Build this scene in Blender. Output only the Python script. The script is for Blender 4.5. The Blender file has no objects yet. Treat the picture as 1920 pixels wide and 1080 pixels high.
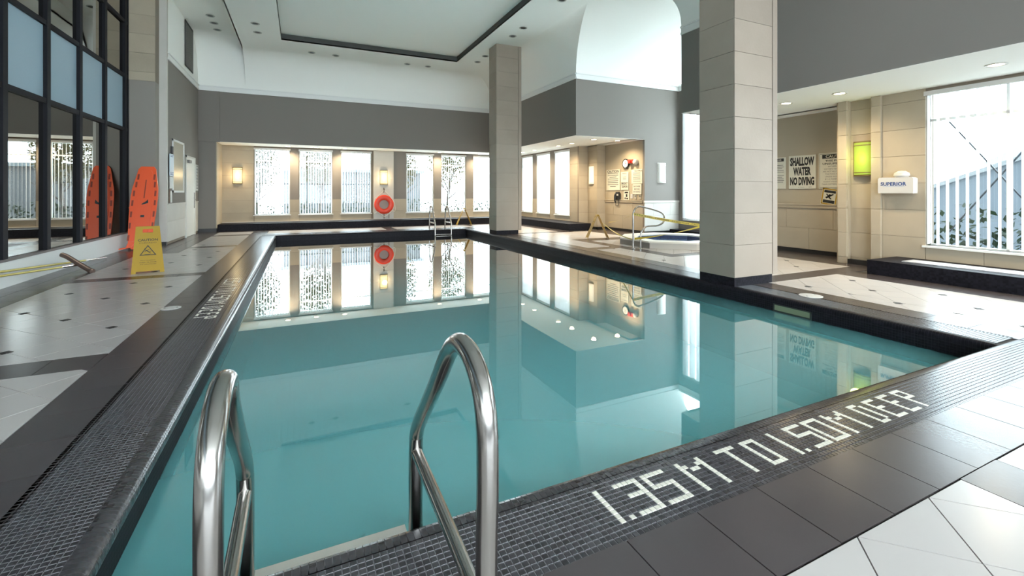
import bpy, math, random
from math import sin, cos, pi, radians
import numpy as np
random.seed(7)
S = bpy.context.scene
COL = S.collection
K = 0.82                      # everything below is laid out in survey units; the last step bakes metres (1 unit = 0.82 m)
# ------------------------------------------------------------------ camera, sky, exposure
cam = bpy.data.cameras.new('camera'); cam_o = bpy.data.objects.new('camera', cam); COL.objects.link(cam_o)
cam.sensor_width = 36; cam.lens = 850 / 1920 * 36; cam.shift_y = -179 / 1920
cam_o.location = (0, 0, 1.5); cam_o.rotation_euler = (pi / 2, 0, -math.atan(397 / 850))
cam.clip_start = .05; cam.clip_end = 300
S.camera = cam_o
W = bpy.data.worlds.new('sky'); S.world = W; W.use_nodes = True
bg = W.node_tree.nodes['Background']; bg.inputs[0].default_value = (.81, .92, 1, 1); bg.inputs[1].default_value = 9.6
S.view_settings.view_transform = 'Standard'; S.view_settings.look = 'None'
S.view_settings.exposure = 0.6; S.view_settings.gamma = 1; S.view_settings.use_curve_mapping = False
S.cycles.max_bounces = 9; S.cycles.diffuse_bounces = 6; S.cycles.glossy_bounces = 4; S.cycles.transparent_max_bounces = 12
S.cycles.use_denoising = True; S.cycles.sample_clamp_indirect = 6; S.cycles.caustics_reflective = False; S.cycles.caustics_refractive = False
SOFFIT_W = 115; CEIL_W = 0

# ------------------------------------------------------------------ materials
MATS = {}
def mat(name, col, rough=.5, metal=0, spec=.5, bump=0, bscale=20, var=0, vscale=3, emit=None, estr=0, coat=0, trans=0):
    if name in MATS: return MATS[name]
    m = bpy.data.materials.new(name); m.use_nodes = True; n = m.node_tree; b = n.nodes['Principled BSDF']
    b.inputs['Base Color'].default_value = (*col, 1); b.inputs['Roughness'].default_value = rough
    b.inputs['Metallic'].default_value = metal; b.inputs['Specular IOR Level'].default_value = spec
    if coat: b.inputs['Coat Weight'].default_value = coat; b.inputs['Coat Roughness'].default_value = .05
    if trans:
        t = n.nodes.new('ShaderNodeBsdfTranslucent'); t.inputs[0].default_value = (*col, 1)
        mx = n.nodes.new('ShaderNodeMixShader'); mx.inputs[0].default_value = trans
        n.links.new(b.outputs[0], mx.inputs[1]); n.links.new(t.outputs[0], mx.inputs[2])
        n.links.new(mx.outputs[0], n.nodes['Material Output'].inputs[0])
    if emit: b.inputs['Emission Color'].default_value = (*emit, 1); b.inputs['Emission Strength'].default_value = estr
    tc = None
    if var or bump:
        tc = n.nodes.new('ShaderNodeTexCoord')
    if var:
        no = n.nodes.new('ShaderNodeTexNoise'); no.inputs['Scale'].default_value = vscale; no.inputs['Detail'].default_value = 5
        oi = n.nodes.new('ShaderNodeObjectInfo')
        ad = n.nodes.new('ShaderNodeVectorMath'); ad.operation = 'ADD'
        ml = n.nodes.new('ShaderNodeMath'); ml.operation = 'MULTIPLY'; ml.inputs[1].default_value = 37
        n.links.new(oi.outputs['Random'], ml.inputs[0]); n.links.new(tc.outputs['Object'], ad.inputs[0]); n.links.new(ml.outputs[0], ad.inputs[1])
        n.links.new(ad.outputs[0], no.inputs['Vector'])
        a2 = n.nodes.new('ShaderNodeMath'); a2.operation = 'MULTIPLY_ADD'; a2.inputs[1].default_value = .5; 
        n.links.new(oi.outputs['Random'], a2.inputs[0]); n.links.new(no.outputs['Fac'], a2.inputs[2])
        mr = n.nodes.new('ShaderNodeMapRange'); mr.inputs['From Min'].default_value = .3; mr.inputs['From Max'].default_value = 1.2
        mr.inputs['To Min'].default_value = 1 - var; mr.inputs['To Max'].default_value = 1 + var
        n.links.new(a2.outputs[0], mr.inputs[0])
        mc = n.nodes.new('ShaderNodeVectorMath'); mc.operation = 'MULTIPLY'; mc.inputs[0].default_value = col
        n.links.new(mr.outputs[0], mc.inputs[1]); n.links.new(mc.outputs[0], b.inputs['Base Color'])
    if bump:
        nb = n.nodes.new('ShaderNodeTexNoise'); nb.inputs['Scale'].default_value = bscale; nb.inputs['Detail'].default_value = 4
        bp = n.nodes.new('ShaderNodeBump'); bp.inputs['Strength'].default_value = bump; bp.inputs['Distance'].default_value = .01
        n.links.new(tc.outputs['Object'], nb.inputs['Vector']); n.links.new(nb.outputs['Fac'], bp.inputs['Height']); n.links.new(bp.outputs[0], b.inputs['Normal'])
    MATS[name] = m; return m
def mosaic_mat(name, col, var, rough, pitch=.03):
    m = mat(name, col, rough, coat=0); n = m.node_tree; b = n.nodes['Principled BSDF']
    g = n.nodes.new('ShaderNodeNewGeometry'); d = n.nodes.new('ShaderNodeVectorMath'); d.operation = 'SCALE'; d.inputs['Scale'].default_value = 1 / (pitch * K)
    f = n.nodes.new('ShaderNodeVectorMath'); f.operation = 'FLOOR'; w = n.nodes.new('ShaderNodeTexWhiteNoise')
    n.links.new(g.outputs['Position'], d.inputs[0]); n.links.new(d.outputs[0], f.inputs[0]); n.links.new(f.outputs[0], w.inputs[0])
    mr = n.nodes.new('ShaderNodeMapRange'); mr.inputs['To Min'].default_value = 1 - var; mr.inputs['To Max'].default_value = 1 + var
    n.links.new(w.outputs['Value'], mr.inputs[0])
    mc = n.nodes.new('ShaderNodeVectorMath'); mc.operation = 'MULTIPLY'; mc.inputs[0].default_value = col
    n.links.new(mr.outputs[0], mc.inputs[1]); n.links.new(mc.outputs[0], b.inputs['Base Color'])
    return m
WHITE = mat('ceiling_paint', (.90, .90, .86), .9, spec=.2, bump=.05, bscale=40)
GREYLIT = mat('warm_lit_grey_paint', (.42, .36, .27), .85, spec=.2, bump=.05, bscale=60)  # alcove's grey paint with the warm lamp light put into its colour
GREY = mat('grey_paint', (.23, .208, .188), .85, spec=.2, bump=.05, bscale=60)
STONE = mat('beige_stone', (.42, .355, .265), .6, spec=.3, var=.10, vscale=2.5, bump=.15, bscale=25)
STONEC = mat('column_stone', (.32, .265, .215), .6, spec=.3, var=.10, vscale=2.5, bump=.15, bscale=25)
STONEW = mat('pale_stone', (.56, .53, .48), .6, spec=.3, var=.06, vscale=2.5, bump=.1, bscale=25)
JOINT = mat('joint_mortar', (.22, .18, .14), .9)
TRIMW = mat('white_trim', (.8, .8, .78), .5)
WTILE = mat('white_floor_tile', (.55, .51, .485), .22, spec=.5, var=.05, vscale=2)
DTILE = mat('dark_floor_tile', (.070, .058, .060), .25, spec=.55, var=.12, vscale=2.5, bump=.04, bscale=60)
ACCENT = mat('accent_tile', (.025, .022, .02), .6, spec=.2)
GROUTD = mat('dark_grout', (.06, .055, .05), .9)
GROUTL = mat('light_grout', (.20, .19, .20), .8)
MOS = mosaic_mat('charcoal_mosaic', (.045, .042, .047), .35, .22)
MOSB = mosaic_mat('black_mosaic', (.010, .009, .013), .4, .5)
MOSW = mosaic_mat('cream_mosaic', (.78, .74, .64), .06, .3)
LEDGE = mosaic_mat('black_ledge_mosaic', (.012, .011, .015), .4, .6)
for m_ in (MOSB, LEDGE): m_.node_tree.nodes['Principled BSDF'].inputs['Specular IOR Level'].default_value = .15
GROUTK = mat('black_grout', (.014, .014, .017), .8)
STEEL = mat('polished_steel', (.42, .40, .38), .2, metal=1)
CHROME = mat('chrome', (.8, .8, .8), .15, metal=1)
FRAMEK = mat('black_mullion', (.008, .008, .011), .6, spec=.2)
BLIND = mat('blind_fabric', (.86, .86, .86), .8, trans=.5)
LAMPON = mat('lamp_lit', (1, 1, 1), .5, emit=(1, .78, .45), estr=22)
SHADEON = mat('sconce_lit', (.30, .25, .14), .5, emit=(1, .80, .38), estr=.85)
SHADEG = mat('sconce_lit_lime', (.15, .20, .04), .5, emit=(.55, .68, .06), estr=.36)
SHADEOFF = mat('sconce_glass', (.82, .80, .74), .3)
BRASS = mat('brass_edge', (.22, .16, .07), .5, metal=.5)
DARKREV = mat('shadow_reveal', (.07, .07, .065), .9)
ORANGE = mat('orange_plastic', (.85, .10, .02), .35, coat=.3)
ORANGED = mat('orange_plastic_dark', (.25, .03, .01), .5)
YELLOW = mat('yellow_plastic', (.40, .245, .025), .6, spec=.25)
BLACK = mat('black_plastic', (.015, .015, .015), .4)
INK = mat('black_ink', (.01, .01, .01), .6)
INKG = mat('grey_ink', (.10, .10, .10), .6)
PAPER = mat('sign_paper', (.62, .60, .50), .5)
PAPERW = mat('white_paper', (.70, .70, .68), .6)
RED = mat('red_plastic', (.55, .03, .02), .4)
NAVY = mat('navy_ink', (.02, .06, .22), .5)
WPLAST = mat('white_plastic', (.60, .585, .56), .35)
DOORM = mat('cream_door', (.66, .65, .60), .45)
FOAM = mat('brown_rubber', (.10, .06, .045), .6)
POLEY = mat('yellow_pole', (.60, .50, .12), .35, metal=.3)
ROPE = mat('cream_rope', (.72, .70, .62), .8)
TAPE = mat('yellow_tape', (.50, .38, .03), .4)
TUBRIM = mat('cream_acrylic', (.80, .76, .68), .3)
BLUET = mosaic_mat('blue_tile', (.045, .065, .14), .15, .3, .06)
LEAFY = mat('autumn_leaves', (.05, .042, .012), .8, trans=.4)
LEAFG = mat('green_leaves', (.014, .026, .013), .8, trans=.3)
BARK = mat('bark', (.04, .03, .025), .9)
OUTG = mat('outside_paving', (.8, .8, .78), .9)
OUTW = mat('outside_wall', (.09, .105, .125), .9)
ROOF = mat('outside_roof', (.07, .085, .095), .6)
FROST = mat('frosted_panel', (.30, .40, .47), .35, spec=.5)
SPECK = mat('speckled_glass', (.40, .36, .28), .3, var=.6, vscale=60)

def glass_mat(name, tint, lo, refl, rough=0.0):
    m = bpy.data.materials.new(name); m.use_nodes = True; n = m.node_tree; n.nodes.remove(n.nodes['Principled BSDF'])
    g = n.nodes.new('ShaderNodeBsdfGlossy'); g.inputs['Color'].default_value = (*refl, 1); g.inputs['Roughness'].default_value = rough
    t = n.nodes.new('ShaderNodeBsdfTransparent'); t.inputs[0].default_value = (*tint, 1)
    f = n.nodes.new('ShaderNodeFresnel'); f.inputs[0].default_value = 1.5
    a = n.nodes.new('ShaderNodeMath'); a.operation = 'ADD'; a.inputs[1].default_value = lo; a.use_clamp = True
    mx = n.nodes.new('ShaderNodeMixShader')
    ge = n.nodes.new('ShaderNodeNewGeometry'); inv = n.nodes.new('ShaderNodeMath'); inv.operation = 'SUBTRACT'; inv.inputs[0].default_value = 1   # reflect on the outer faces only
    mu = n.nodes.new('ShaderNodeMath'); mu.operation = 'MULTIPLY'
    n.links.new(ge.outputs['Backfacing'], inv.inputs[1]); n.links.new(f.outputs[0], a.inputs[0]); n.links.new(a.outputs[0], mu.inputs[0]); n.links.new(inv.outputs[0], mu.inputs[1]); n.links.new(mu.outputs[0], mx.inputs[0]); n.links.new(t.outputs[0], mx.inputs[1]); n.links.new(g.outputs[0], mx.inputs[2])
    n.links.new(mx.outputs[0], n.nodes['Material Output'].inputs[0]); MATS[name] = m; return m
GLASS = glass_mat('clear_glass', (.93, .97, .97), 0, (1, 1, 1))
TGLASS = glass_mat('tinted_glass', (.16, .17, .16), .32, (.95, .93, .88), .01)

def water_mat():
    m = bpy.data.materials.new('pool_water'); m.use_nodes = True; n = m.node_tree; n.nodes.remove(n.nodes['Principled BSDF'])
    g = n.nodes.new('ShaderNodeBsdfGlossy'); g.inputs['Roughness'].default_value = 0.0
    t = n.nodes.new('ShaderNodeBsdfTransparent'); t.inputs[0].default_value = (.88, .98, .985, 1)
    f = n.nodes.new('ShaderNodeFresnel'); f.inputs[0].default_value = 1.36
    mx = n.nodes.new('ShaderNodeMixShader'); tc = n.nodes.new('ShaderNodeTexCoord')
    no = n.nodes.new('ShaderNodeTexNoise'); no.inputs['Scale'].default_value = 1.3; no.inputs['Detail'].default_value = 1
    bp = n.nodes.new('ShaderNodeBump'); bp.inputs['Strength'].default_value = .02; bp.inputs['Distance'].default_value = .01
    n.links.new(tc.outputs['Object'], no.inputs['Vector']); n.links.new(no.outputs['Fac'], bp.inputs['Height'])
    n.links.new(bp.outputs[0], g.inputs['Normal']); n.links.new(bp.outputs[0], f.inputs['Normal'])
    fb = n.nodes.new('ShaderNodeMath'); fb.operation = 'MULTIPLY'; fb.inputs[1].default_value = 2.4; fb.use_clamp = True
    n.links.new(f.outputs[0], fb.inputs[0]); n.links.new(fb.outputs[0], mx.inputs[0]); df = n.nodes.new('ShaderNodeBsdfDiffuse'); df.inputs[0].default_value = (.26, .74, .78, 1); m2 = n.nodes.new('ShaderNodeMixShader'); m2.inputs[0].default_value = .42   # cloudy suspended scatter
    n.links.new(t.outputs[0], m2.inputs[1]); n.links.new(df.outputs[0], m2.inputs[2]); n.links.new(m2.outputs[0], mx.inputs[1]); n.links.new(g.outputs[0], mx.inputs[2])
    n.links.new(mx.outputs[0], n.nodes['Material Output'].inputs[0]); return m
def basin_mat():
    m = mat('teal_pool_tile', (.30, .80, .82), .5); n = m.node_tree; b = n.nodes['Principled BSDF']
    tc = n.nodes.new('ShaderNodeTexCoord'); br = n.nodes.new('ShaderNodeTexBrick'); br.offset = 0
    br.inputs['Color1'].default_value = (.28, .80, .81, 1); br.inputs['Color2'].default_value = (.31, .83, .84, 1); br.inputs['Mortar'].default_value = (.20, .68, .70, 1)
    br.inputs['Scale'].default_value = 1; br.inputs['Brick Width'].default_value = .052; br.inputs['Row Height'].default_value = .052; br.inputs['Mortar Size'].default_value = .004
    n.links.new(tc.outputs['Object'], br.inputs['Vector']); n.links.new(br.outputs['Color'], b.inputs['Base Color']); return m
WATER = water_mat(); TEAL = basin_mat()

# ------------------------------------------------------------------ mesh helpers
class G:
    def __init__(s): s.v = []; s.f = []
    def add(s, vs, fs):
        n = len(s.v); s.v += [tuple(map(float, p)) for p in vs]; s.f += [tuple(n + i for i in f) for f in fs]; return s
    def box(s, x0, x1, y0, y1, z0, z1):
        return s.add([(x0, y0, z0), (x1, y0, z0), (x1, y1, z0), (x0, y1, z0), (x0, y0, z1), (x1, y0, z1), (x1, y1, z1), (x0, y1, z1)],
                     [(0, 3, 2, 1), (4, 5, 6, 7), (0, 1, 5, 4), (1, 2, 6, 5), (2, 3, 7, 6), (3, 0, 4, 7)])
    def quad(s, a, b, c, d): return s.add([a, b, c, d], [(0, 1, 2, 3)])
    def prism(s, pts, z0, z1):      # polygon in xy, counter-clockwise
        n = len(pts); return s.add([(x, y, z0) for x, y in pts] + [(x, y, z1) for x, y in pts],
            [tuple(range(n))[::-1], tuple(range(n, 2 * n))] + [(i, (i + 1) % n, n + (i + 1) % n, n + i) for i in range(n)])
    def tube(s, path, r, seg=14, caps=True, r2=None):
        P = [np.array(p, float) for p in path]; n = len(P); T = []
        for i in range(n):
            t = P[min(i + 1, n - 1)] - P[max(i - 1, 0)]; T.append(t / np.linalg.norm(t))
        u = np.cross(T[0], (0, 0, 1)); 
        if np.linalg.norm(u) < 1e-3: u = np.cross(T[0], (0, 1, 0))
        u /= np.linalg.norm(u); vs = []
        for i in range(n):
            u = u - T[i] * u.dot(T[i]); u /= np.linalg.norm(u); w = np.cross(T[i], u)
            rr = r if r2 is None else r + (r2 - r) * i / (n - 1)
            vs += [P[i] + rr * (cos(2 * pi * k / seg) * u + sin(2 * pi * k / seg) * w) for k in range(seg)]
        fs = [(i * seg + k, i * seg + (k + 1) % seg, (i + 1) * seg + (k + 1) % seg, (i + 1) * seg + k) for i in range(n - 1) for k in range(seg)]
        if caps: fs += [tuple(range(seg))[::-1], tuple((n - 1) * seg + k for k in range(seg))]
        return s.add(vs, fs)
    def lathe(s, prof, c, axis='z', seg=28):   # prof: (r, h)
        vs = []
        for r, h in prof:
            for k in range(seg):
                a = 2 * pi * k / seg; x, y = r * cos(a), r * sin(a)
                vs.append({'z': (c[0] + x, c[1] + y, c[2] + h), 'x': (c[0] + h, c[1] + x, c[2] + y), 'y': (c[0] + x, c[1] + h, c[2] + y)}[axis])
        n = len(prof)
        fs = [(i * seg + k, i * seg + (k + 1) % seg, (i + 1) * seg + (k + 1) % seg, (i + 1) * seg + k) for i in range(n - 1) for k in range(seg)]
        if tuple(prof[0]) != tuple(prof[-1]): fs += [tuple(range(seg))[::-1], tuple((n - 1) * seg + k for k in range(seg))]
        return s.add(vs, fs)
    def xf(s, fn): s.v = [tuple(fn(*p)) for p in s.v]; return s
    def rotz(s, a, c=(0, 0)): 
        ca, sa = cos(a), sin(a)
        return s.xf(lambda x, y, z: (c[0] + (x - c[0]) * ca - (y - c[1]) * sa, c[1] + (x - c[0]) * sa + (y - c[1]) * ca, z))
def rounded(path, r=.1, n=6):
    P = [np.array(p, float) for p in path]; out = [P[0]]
    for i in range(1, len(P) - 1):
        a, b, c = P[i - 1], P[i], P[i + 1]; la, lc = np.linalg.norm(a - b), np.linalg.norm(c - b); q = min(r, la * .49, lc * .49)
        p0 = b + (a - b) / la * q; p1 = b + (c - b) / lc * q
        for k in range(n + 1):
            t = k / n; out.append((1 - t) ** 2 * p0 + 2 * t * (1 - t) * b + t * t * p1)
    out.append(P[-1]); return out
def smooth_path(pts, n=6):   # catmull-rom
    P = [np.array(p, float) for p in pts]; P = [2 * P[0] - P[1]] + P + [2 * P[-1] - P[-2]]; out = []
    for i in range(1, len(P) - 2):
        for k in range(n):
            t = k / n; a, b, c, d = P[i - 1], P[i], P[i + 1], P[i + 2]
            out.append(.5 * (2 * b + (c - a) * t + (2 * a - 5 * b + 4 * c - d) * t * t + (3 * b - a - 3 * c + d) * t ** 3))
    out.append(P[-2]); return out
def wloc(o):
    x = y = z = 0
    while o is not None: x += o.location.x; y += o.location.y; z += o.location.z; o = o.parent
    return x, y, z
def props(o, label=None, cat=None, group=None, kind=None):
    for k, v in (('label', label), ('category', cat), ('group', group), ('kind', kind)):
        if v: o[k] = v
    return o
def obj(name, g, m, parent=None, local=False, **kw):
    me = bpy.data.meshes.new(name); v = g.v
    if parent is not None and not local:
        a, b, c = wloc(parent); v = [(x - a, y - b, z - c) for x, y, z in v]
    me.from_pydata(v, [], g.f); me.materials.append(m); me.shade_smooth(); me.set_sharp_from_angle(angle=radians(32))
    o = bpy.data.objects.new(name, me); COL.objects.link(o); o.parent = parent
    return props(o, **kw)
def thing(name, loc, label, cat, group=None, kind=None):
    o = bpy.data.objects.new(name, None); COL.objects.link(o); o.location = loc; o.empty_display_size = .1
    return props(o, label, cat, group, kind)
def copy_tree(o, parent=None):
    c = o.copy(); COL.objects.link(c); c.parent = parent
    for ch in list(KIDS.get(o.name, o.children)): copy_tree(ch, c)
    return c
KIDS = {}
BOXC = {}
def piece(name, x0, x1, y0, y1, z0, z1, m, parent, **kw):   # a box piece that shares its mesh with alike pieces
    key = (name, round(x1 - x0, 3), round(y1 - y0, 3), round(z1 - z0, 3), m.name)
    if key not in BOXC:
        g = G().box(-(x1 - x0) / 2, (x1 - x0) / 2, -(y1 - y0) / 2, (y1 - y0) / 2, -(z1 - z0) / 2, (z1 - z0) / 2)
        me = bpy.data.meshes.new(name); me.from_pydata(g.v, [], g.f); me.materials.append(m); BOXC[key] = me
    o = bpy.data.objects.new(name, BOXC[key]); COL.objects.link(o); a = wloc(parent) if parent else (0, 0, 0)
    o.location = ((x0 + x1) / 2 - a[0], (y0 + y1) / 2 - a[1], (z0 + z1) / 2 - a[2]); o.parent = parent
    return props(o, **kw)
def text(s, cx, cy, w, h, bold=0):   # flat mesh G in a local (a, b) plane, z = 0; fitted to w x h
    c = bpy.data.curves.new('t', 'FONT'); c.body = s; c.align_x = 'CENTER'; c.offset = bold; c.resolution_u = 2
    o = bpy.data.objects.new('t', c); COL.objects.link(o); dg = bpy.context.evaluated_depsgraph_get(); dg.update()
    me = bpy.data.meshes.new_from_object(o.evaluated_get(dg)); v = np.array([p.co[:] for p in me.vertices]); fs = [tuple(p.vertices) for p in me.polygons]
    bpy.data.objects.remove(o); bpy.data.curves.remove(c); bpy.data.meshes.remove(me)
    lo, hi = v.min(0), v.max(0); g = G(); g.f = fs
    g.v = [((p[0] - (lo[0] + hi[0]) / 2) / (hi[0] - lo[0]) * w + cx, (p[1] - (lo[1] + hi[1]) / 2) / (hi[1] - lo[1]) * h + cy, 0.) for p in v]
    return g
def merge(*gs):
    r = G()
    for g in gs: r.add(g.v, g.f)
    return r

# ------------------------------------------------------------------ survey constants
PX0, PX1, PY0, PY1 = -.76, 6.2, 2.05, 17.8      # pool opening
WL = -.21                                         # water level
XR, XS, XA = 10.5, 8.4, 11.35                    # right wall, soffit front, alcove wall
YF, YS = 21.6, 20.3                              # far wall, far soffit front
XL = -3.45; XG = -4.25                           # left wall, glass wall
ZS, ZG, ZM, ZC, ZL = 3.43, 5.33, 5.53, 6.8, 7.25 # soffit, grey top, moulding top, ceiling, left strip
BY0, BY1, BX = 8.25, 12.9, 13.0                  # bay
YB = -9.0                                        # wall behind the camera
F0 = .012

# ------------------------------------------------------------------ floor
g = G()
for a in ((-4.4, PX0 - .06, YB, 21.7), (PX1 + .06, 13.1, YB, 21.7), (PX0 - .06, PX1 + .06, YB, PY0 - .06), (PX0 - .06, PX1 + .06, PY1 + .06, 21.7)):
    g.box(a[0], a[1], a[2], a[3], -.5, -F0)
floor = obj('floor', g, GROUTD, kind='structure', label='pool deck of white diagonal tiles framed by dark tile bands')
def clip(poly, x0, x1, y0, y1):
    for ax, lim, sg in ((0, x0, 1), (0, x1, -1), (1, y0, 1), (1, y1, -1)):
        out = []
        for i in range(len(poly)):
            p, q = poly[i], poly[(i + 1) % len(poly)]; a, b = (p[ax] - lim) * sg, (q[ax] - lim) * sg
            if a >= 0: out.append(p)
            if a * b < 0: t = a / (a - b); out.append((p[0] + (q[0] - p[0]) * t, p[1] + (q[1] - p[1]) * t))
        poly = out
        if len(poly) < 3: return []
    return poly
def area(p): return abs(sum(p[i][0] * p[(i + 1) % len(p)][1] - p[(i + 1) % len(p)][0] * p[i][1] for i in range(len(p)))) / 2
def inview(x, y):
    d = x * .423 + y * .906
    return d > .6 and abs((x * .906 - y * .423) / d) < 1.22 and d > 1.2
white = []; dark = []; dots = []
R2 = .424 / math.sqrt(2)
def field(x0, x1, y0, y1, ax, ay, dotf=True):    # ax, ay: a node of the diagonal grid that carries a dot
    g_ = .0045
    n = 50
    for i in range(-n, n):
        for j in range(-n, n):
            cx, cy = ax + (i + j) * R2, ay + (i - j) * R2 + R2
            if not (x0 - .4 < cx < x1 + .4 and y0 - .4 < cy < y1 + .4): continue
            r = R2 - g_; p = clip([(cx + r, cy), (cx, cy + r), (cx - r, cy), (cx, cy - r)], x0 + .003, x1 - .003, y0 + .003, y1 - .003)
            if p and area(p) > .004: white.append((cx, cy, p))
    if dotf:
        for i in range(-n, n):
            for j in range(-n, n):
                cx, cy = ax + (i + j) * 2 * R2, ay + (i - j) * 2 * R2
                if x0 < cx < x1 and y0 < cy < y1: dots.append((cx, cy))
XLI = -3.52
B = [(.0 - .62 + 0, 0)]
fields = [(XLI, -1.62, -1.5, 5.03), (XLI, -1.62, 5.43, 9.87), (XLI, -1.62, 10.2, 13.7), (-2.75, -1.62, 13.7, 14.71), (-2.75, -1.62, 15.08, 18.38), (-2.75, -1.62, 18.74, 20.0)]
for f_ in fields: field(*f_, -2.5, 5.85)
field(-1.2, 3.13, -1.2, 1.155, 2.5, .855, False); field(3.54, 7.0, -1.2, 1.155, 3.7, .855, False); field(7.4, 8.95, -1.2, 5.03, 7.33, 3.35)
field(7.06, 7.4, 1.2, 5.03, 7.33, 3.35)
field(7.06, 10.1, 5.43, 8.0, 9.1, 5.88); field(7.06, 7.83, 8.0, 9.86, 7.3, 8.9, False); field(7.06, 7.83, 10.25, 12.3, 7.3, 11, False)
field(8.2, 12.6, 8.35, 11.72, 8.9, 9, False); field(7.06, 10.1, 12.3, 14.71, 8.5, 13.5, False); field(7.06, 9.0, 15.08, 19.9, 8, 16, False)
field(-1.1, 3.16, 18.7, 20.0, 0, 19, False); field(3.57, 6.9, 18.7, 20.0, 5, 19, False)
def band(x0, x1, y0, y1, px, py=None, ox=0, oy=0):
    py = py or px; x = x0 + (ox if ox else 0)
    nx = max(1, round((x1 - x0) / px)); ny = max(1, round((y1 - y0) / py))
    xs = [x0 + (x1 - x0) * i / nx for i in range(nx + 1)]; ys = [y0 + (y1 - y0) * j / ny for j in range(ny + 1)]
    for i in range(nx):
        for j in range(ny): dark.append((xs[i] + .003, xs[i + 1] - .003, ys[j] + .003, ys[j + 1] - .003))
band(-1.62, -1.205, 2.05 - .89, 18.7, .42); band(-1.205, 6.645, 1.16, 1.565, .42, .5); band(6.645, 7.06, 1.16, 18.7, .42); band(-1.205, 6.645, 18.28, 18.7, .42)
band(XG, XLI, -1.5, 15.3, .42); band(XLI, -1.62, 5.03, 5.43, .42); band(XLI, -1.62, 9.87, 10.2, .42); band(XLI, -1.62, 14.71, 15.08, .42); band(XL, -1.62, 18.38, 18.74, .42)
band(XLI, -2.75, 13.7, 14.71, .42); band(XL, -2.75, 15.08, 18.38, .42); band(XL, -2.75, 18.74, 20.0, .42); band(XL, 9.0, 20.0, 20.44, .42)
band(3.13, 3.54, -1.2, 1.16, .42); band(-1.62, -1.2, -1.2, 1.16, .42); band(7.0, 7.4, -1.2, 1.2, .42); band(3.16, 3.57, 18.7, 20.0, .42); band(-1.62, -1.1, 18.7, 20.0, .5); band(6.9, 7.06, 18.7, 20, .3)
band(8.95, 9.5, -1.2, 5.03, .55, .42); band(7.06, 10.5, 5.03, 5.43, .42); band(7.06, 7.83, 9.86, 10.25, .42); band(7.83, 8.2, 8.0, 12.08, .4, .42); band(8.2, 12.6, 8.0, 8.35, .42); band(8.2, 12.6, 11.72, 12.08, .42)
band(7.83, 10.1, 12.08, 12.3, .42); band(7.06, 9.5, 14.71, 15.08, .42); band(10.1, 11.35, 5.43, 8.0, .42); band(10.1, 11.35, 12.3, 15.08, .42); band(9.0, 9.5, 15.08, 20.0, .42); band(9.0, 9.5, 20, 20.44, .42)
DIAM = None
def put_tiles(items, mk, name, m, lim):
    items.sort(key=lambda t: (not inview(t[0], t[1]), t[0] ** 2 + t[1] ** 2))
    for i, it in enumerate(items):
        if i < lim and inview(it[0], it[1]): mk(it)
    rest = [it for i, it in enumerate(items) if not (i < lim and inview(it[0], it[1]))]
    return rest
pr = {}
def mk_white(it):
    cx, cy, p = it
    full = len(p) == 4 and abs(area(p) - 2 * (R2 - .0045) ** 2) < 1e-5
    key = 'full' if full else None
    if full and 'full' in pr: me = pr['full']
    else:
        g = G().prism([(x - cx, y - cy) for x, y in p], -F0, 0); me = bpy.data.meshes.new('floor_tile'); me.from_pydata(g.v, [], g.f); me.materials.append(WTILE)
        if full: pr['full'] = me
    o = bpy.data.objects.new('floor_tile', me); COL.objects.link(o); o.parent = floor; o.location = (cx, cy, 0)
rest = put_tiles(white, mk_white, 'floor_tile', WTILE, 290)
g = G()
for cx, cy, p in rest: g.prism(p, -F0, 0)
obj('floor_tile_field', g, WTILE, floor, kind='stuff')
D = [((a + b) / 2, (c + d) / 2, (a, b, c, d)) for a, b, c, d in dark]
rest = put_tiles(D, lambda it: piece('border_tile', *it[2], -F0, 0, DTILE, floor), 'border_tile', DTILE, 290)
g = G()
for _, _, (a, b, c, d) in rest: g.box(a, b, c, d, -F0, 0)
obj('border_tile_field', g, DTILE, floor, kind='stuff')
dme = bpy.data.meshes.new('accent_tile'); g = G().prism([(.056, 0), (0, .056), (-.056, 0), (0, -.056)], -.01, .003); dme.from_pydata(g.v, [], g.f); dme.materials.append(ACCENT)
for cx, cy in dots:
    if inview(cx, cy) and cy < 16: o = bpy.data.objects.new('accent_tile', dme); COL.objects.link(o); o.parent = floor; o.location = (cx, cy, 0)

# ------------------------------------------------------------------ pool coping: mosaic rows, lettering, nosing, riser
GLY = {'1': ['X'] * 8, '.': [' '] * 7 + ['X'],
 '3': ['XXXXX', '    X', '    X', ' XXXX', '    X', '    X', '    X', 'XXXXX'],
 '5': ['XXXXX', 'X    ', 'X    ', 'XXXXX', '    X', '    X', '    X', 'XXXXX'],
 'M': ['X    X', 'XX  XX', 'X XX X', 'X    X', 'X    X', 'X    X', 'X    X', 'X    X'],
 'T': ['XXXXX'] + ['  X  '] * 7, 'O': ['XXXX'] + ['X  X'] * 6 + ['XXXX'], '0': ['XXXXX'] + ['X   X'] * 6 + ['XXXXX'],
 'D': ['XXX '] + ['X  X'] * 6 + ['XXX '], 'E': ['XXXX', 'X   ', 'X   ', 'XXX ', 'X   ', 'X   ', 'X   ', 'XXXX'],
 'P': ['XXXX', 'X  X', 'X  X', 'XXXX', 'X   ', 'X   ', 'X   ', 'X   ']}
TXT = [('1', 0), ('.', 2), ('3', 4), ('5', 10), ('M', 18), ('T', 28), ('O', 35), ('1', 43), ('.', 45), ('5', 48), ('0', 54), ('M', 61), ('D', 71), ('E', 77), ('E', 83), ('P', 89)]
CELLS = set()
for ch, c0 in TXT:
    for r, row in enumerate(GLY[ch]):
        for c, k in enumerate(row):
            if k == 'X': CELLS.add((c0 + c, 10 - r))       # column, row counted from the outer edge
p_ = .03; gp = .0018
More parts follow.
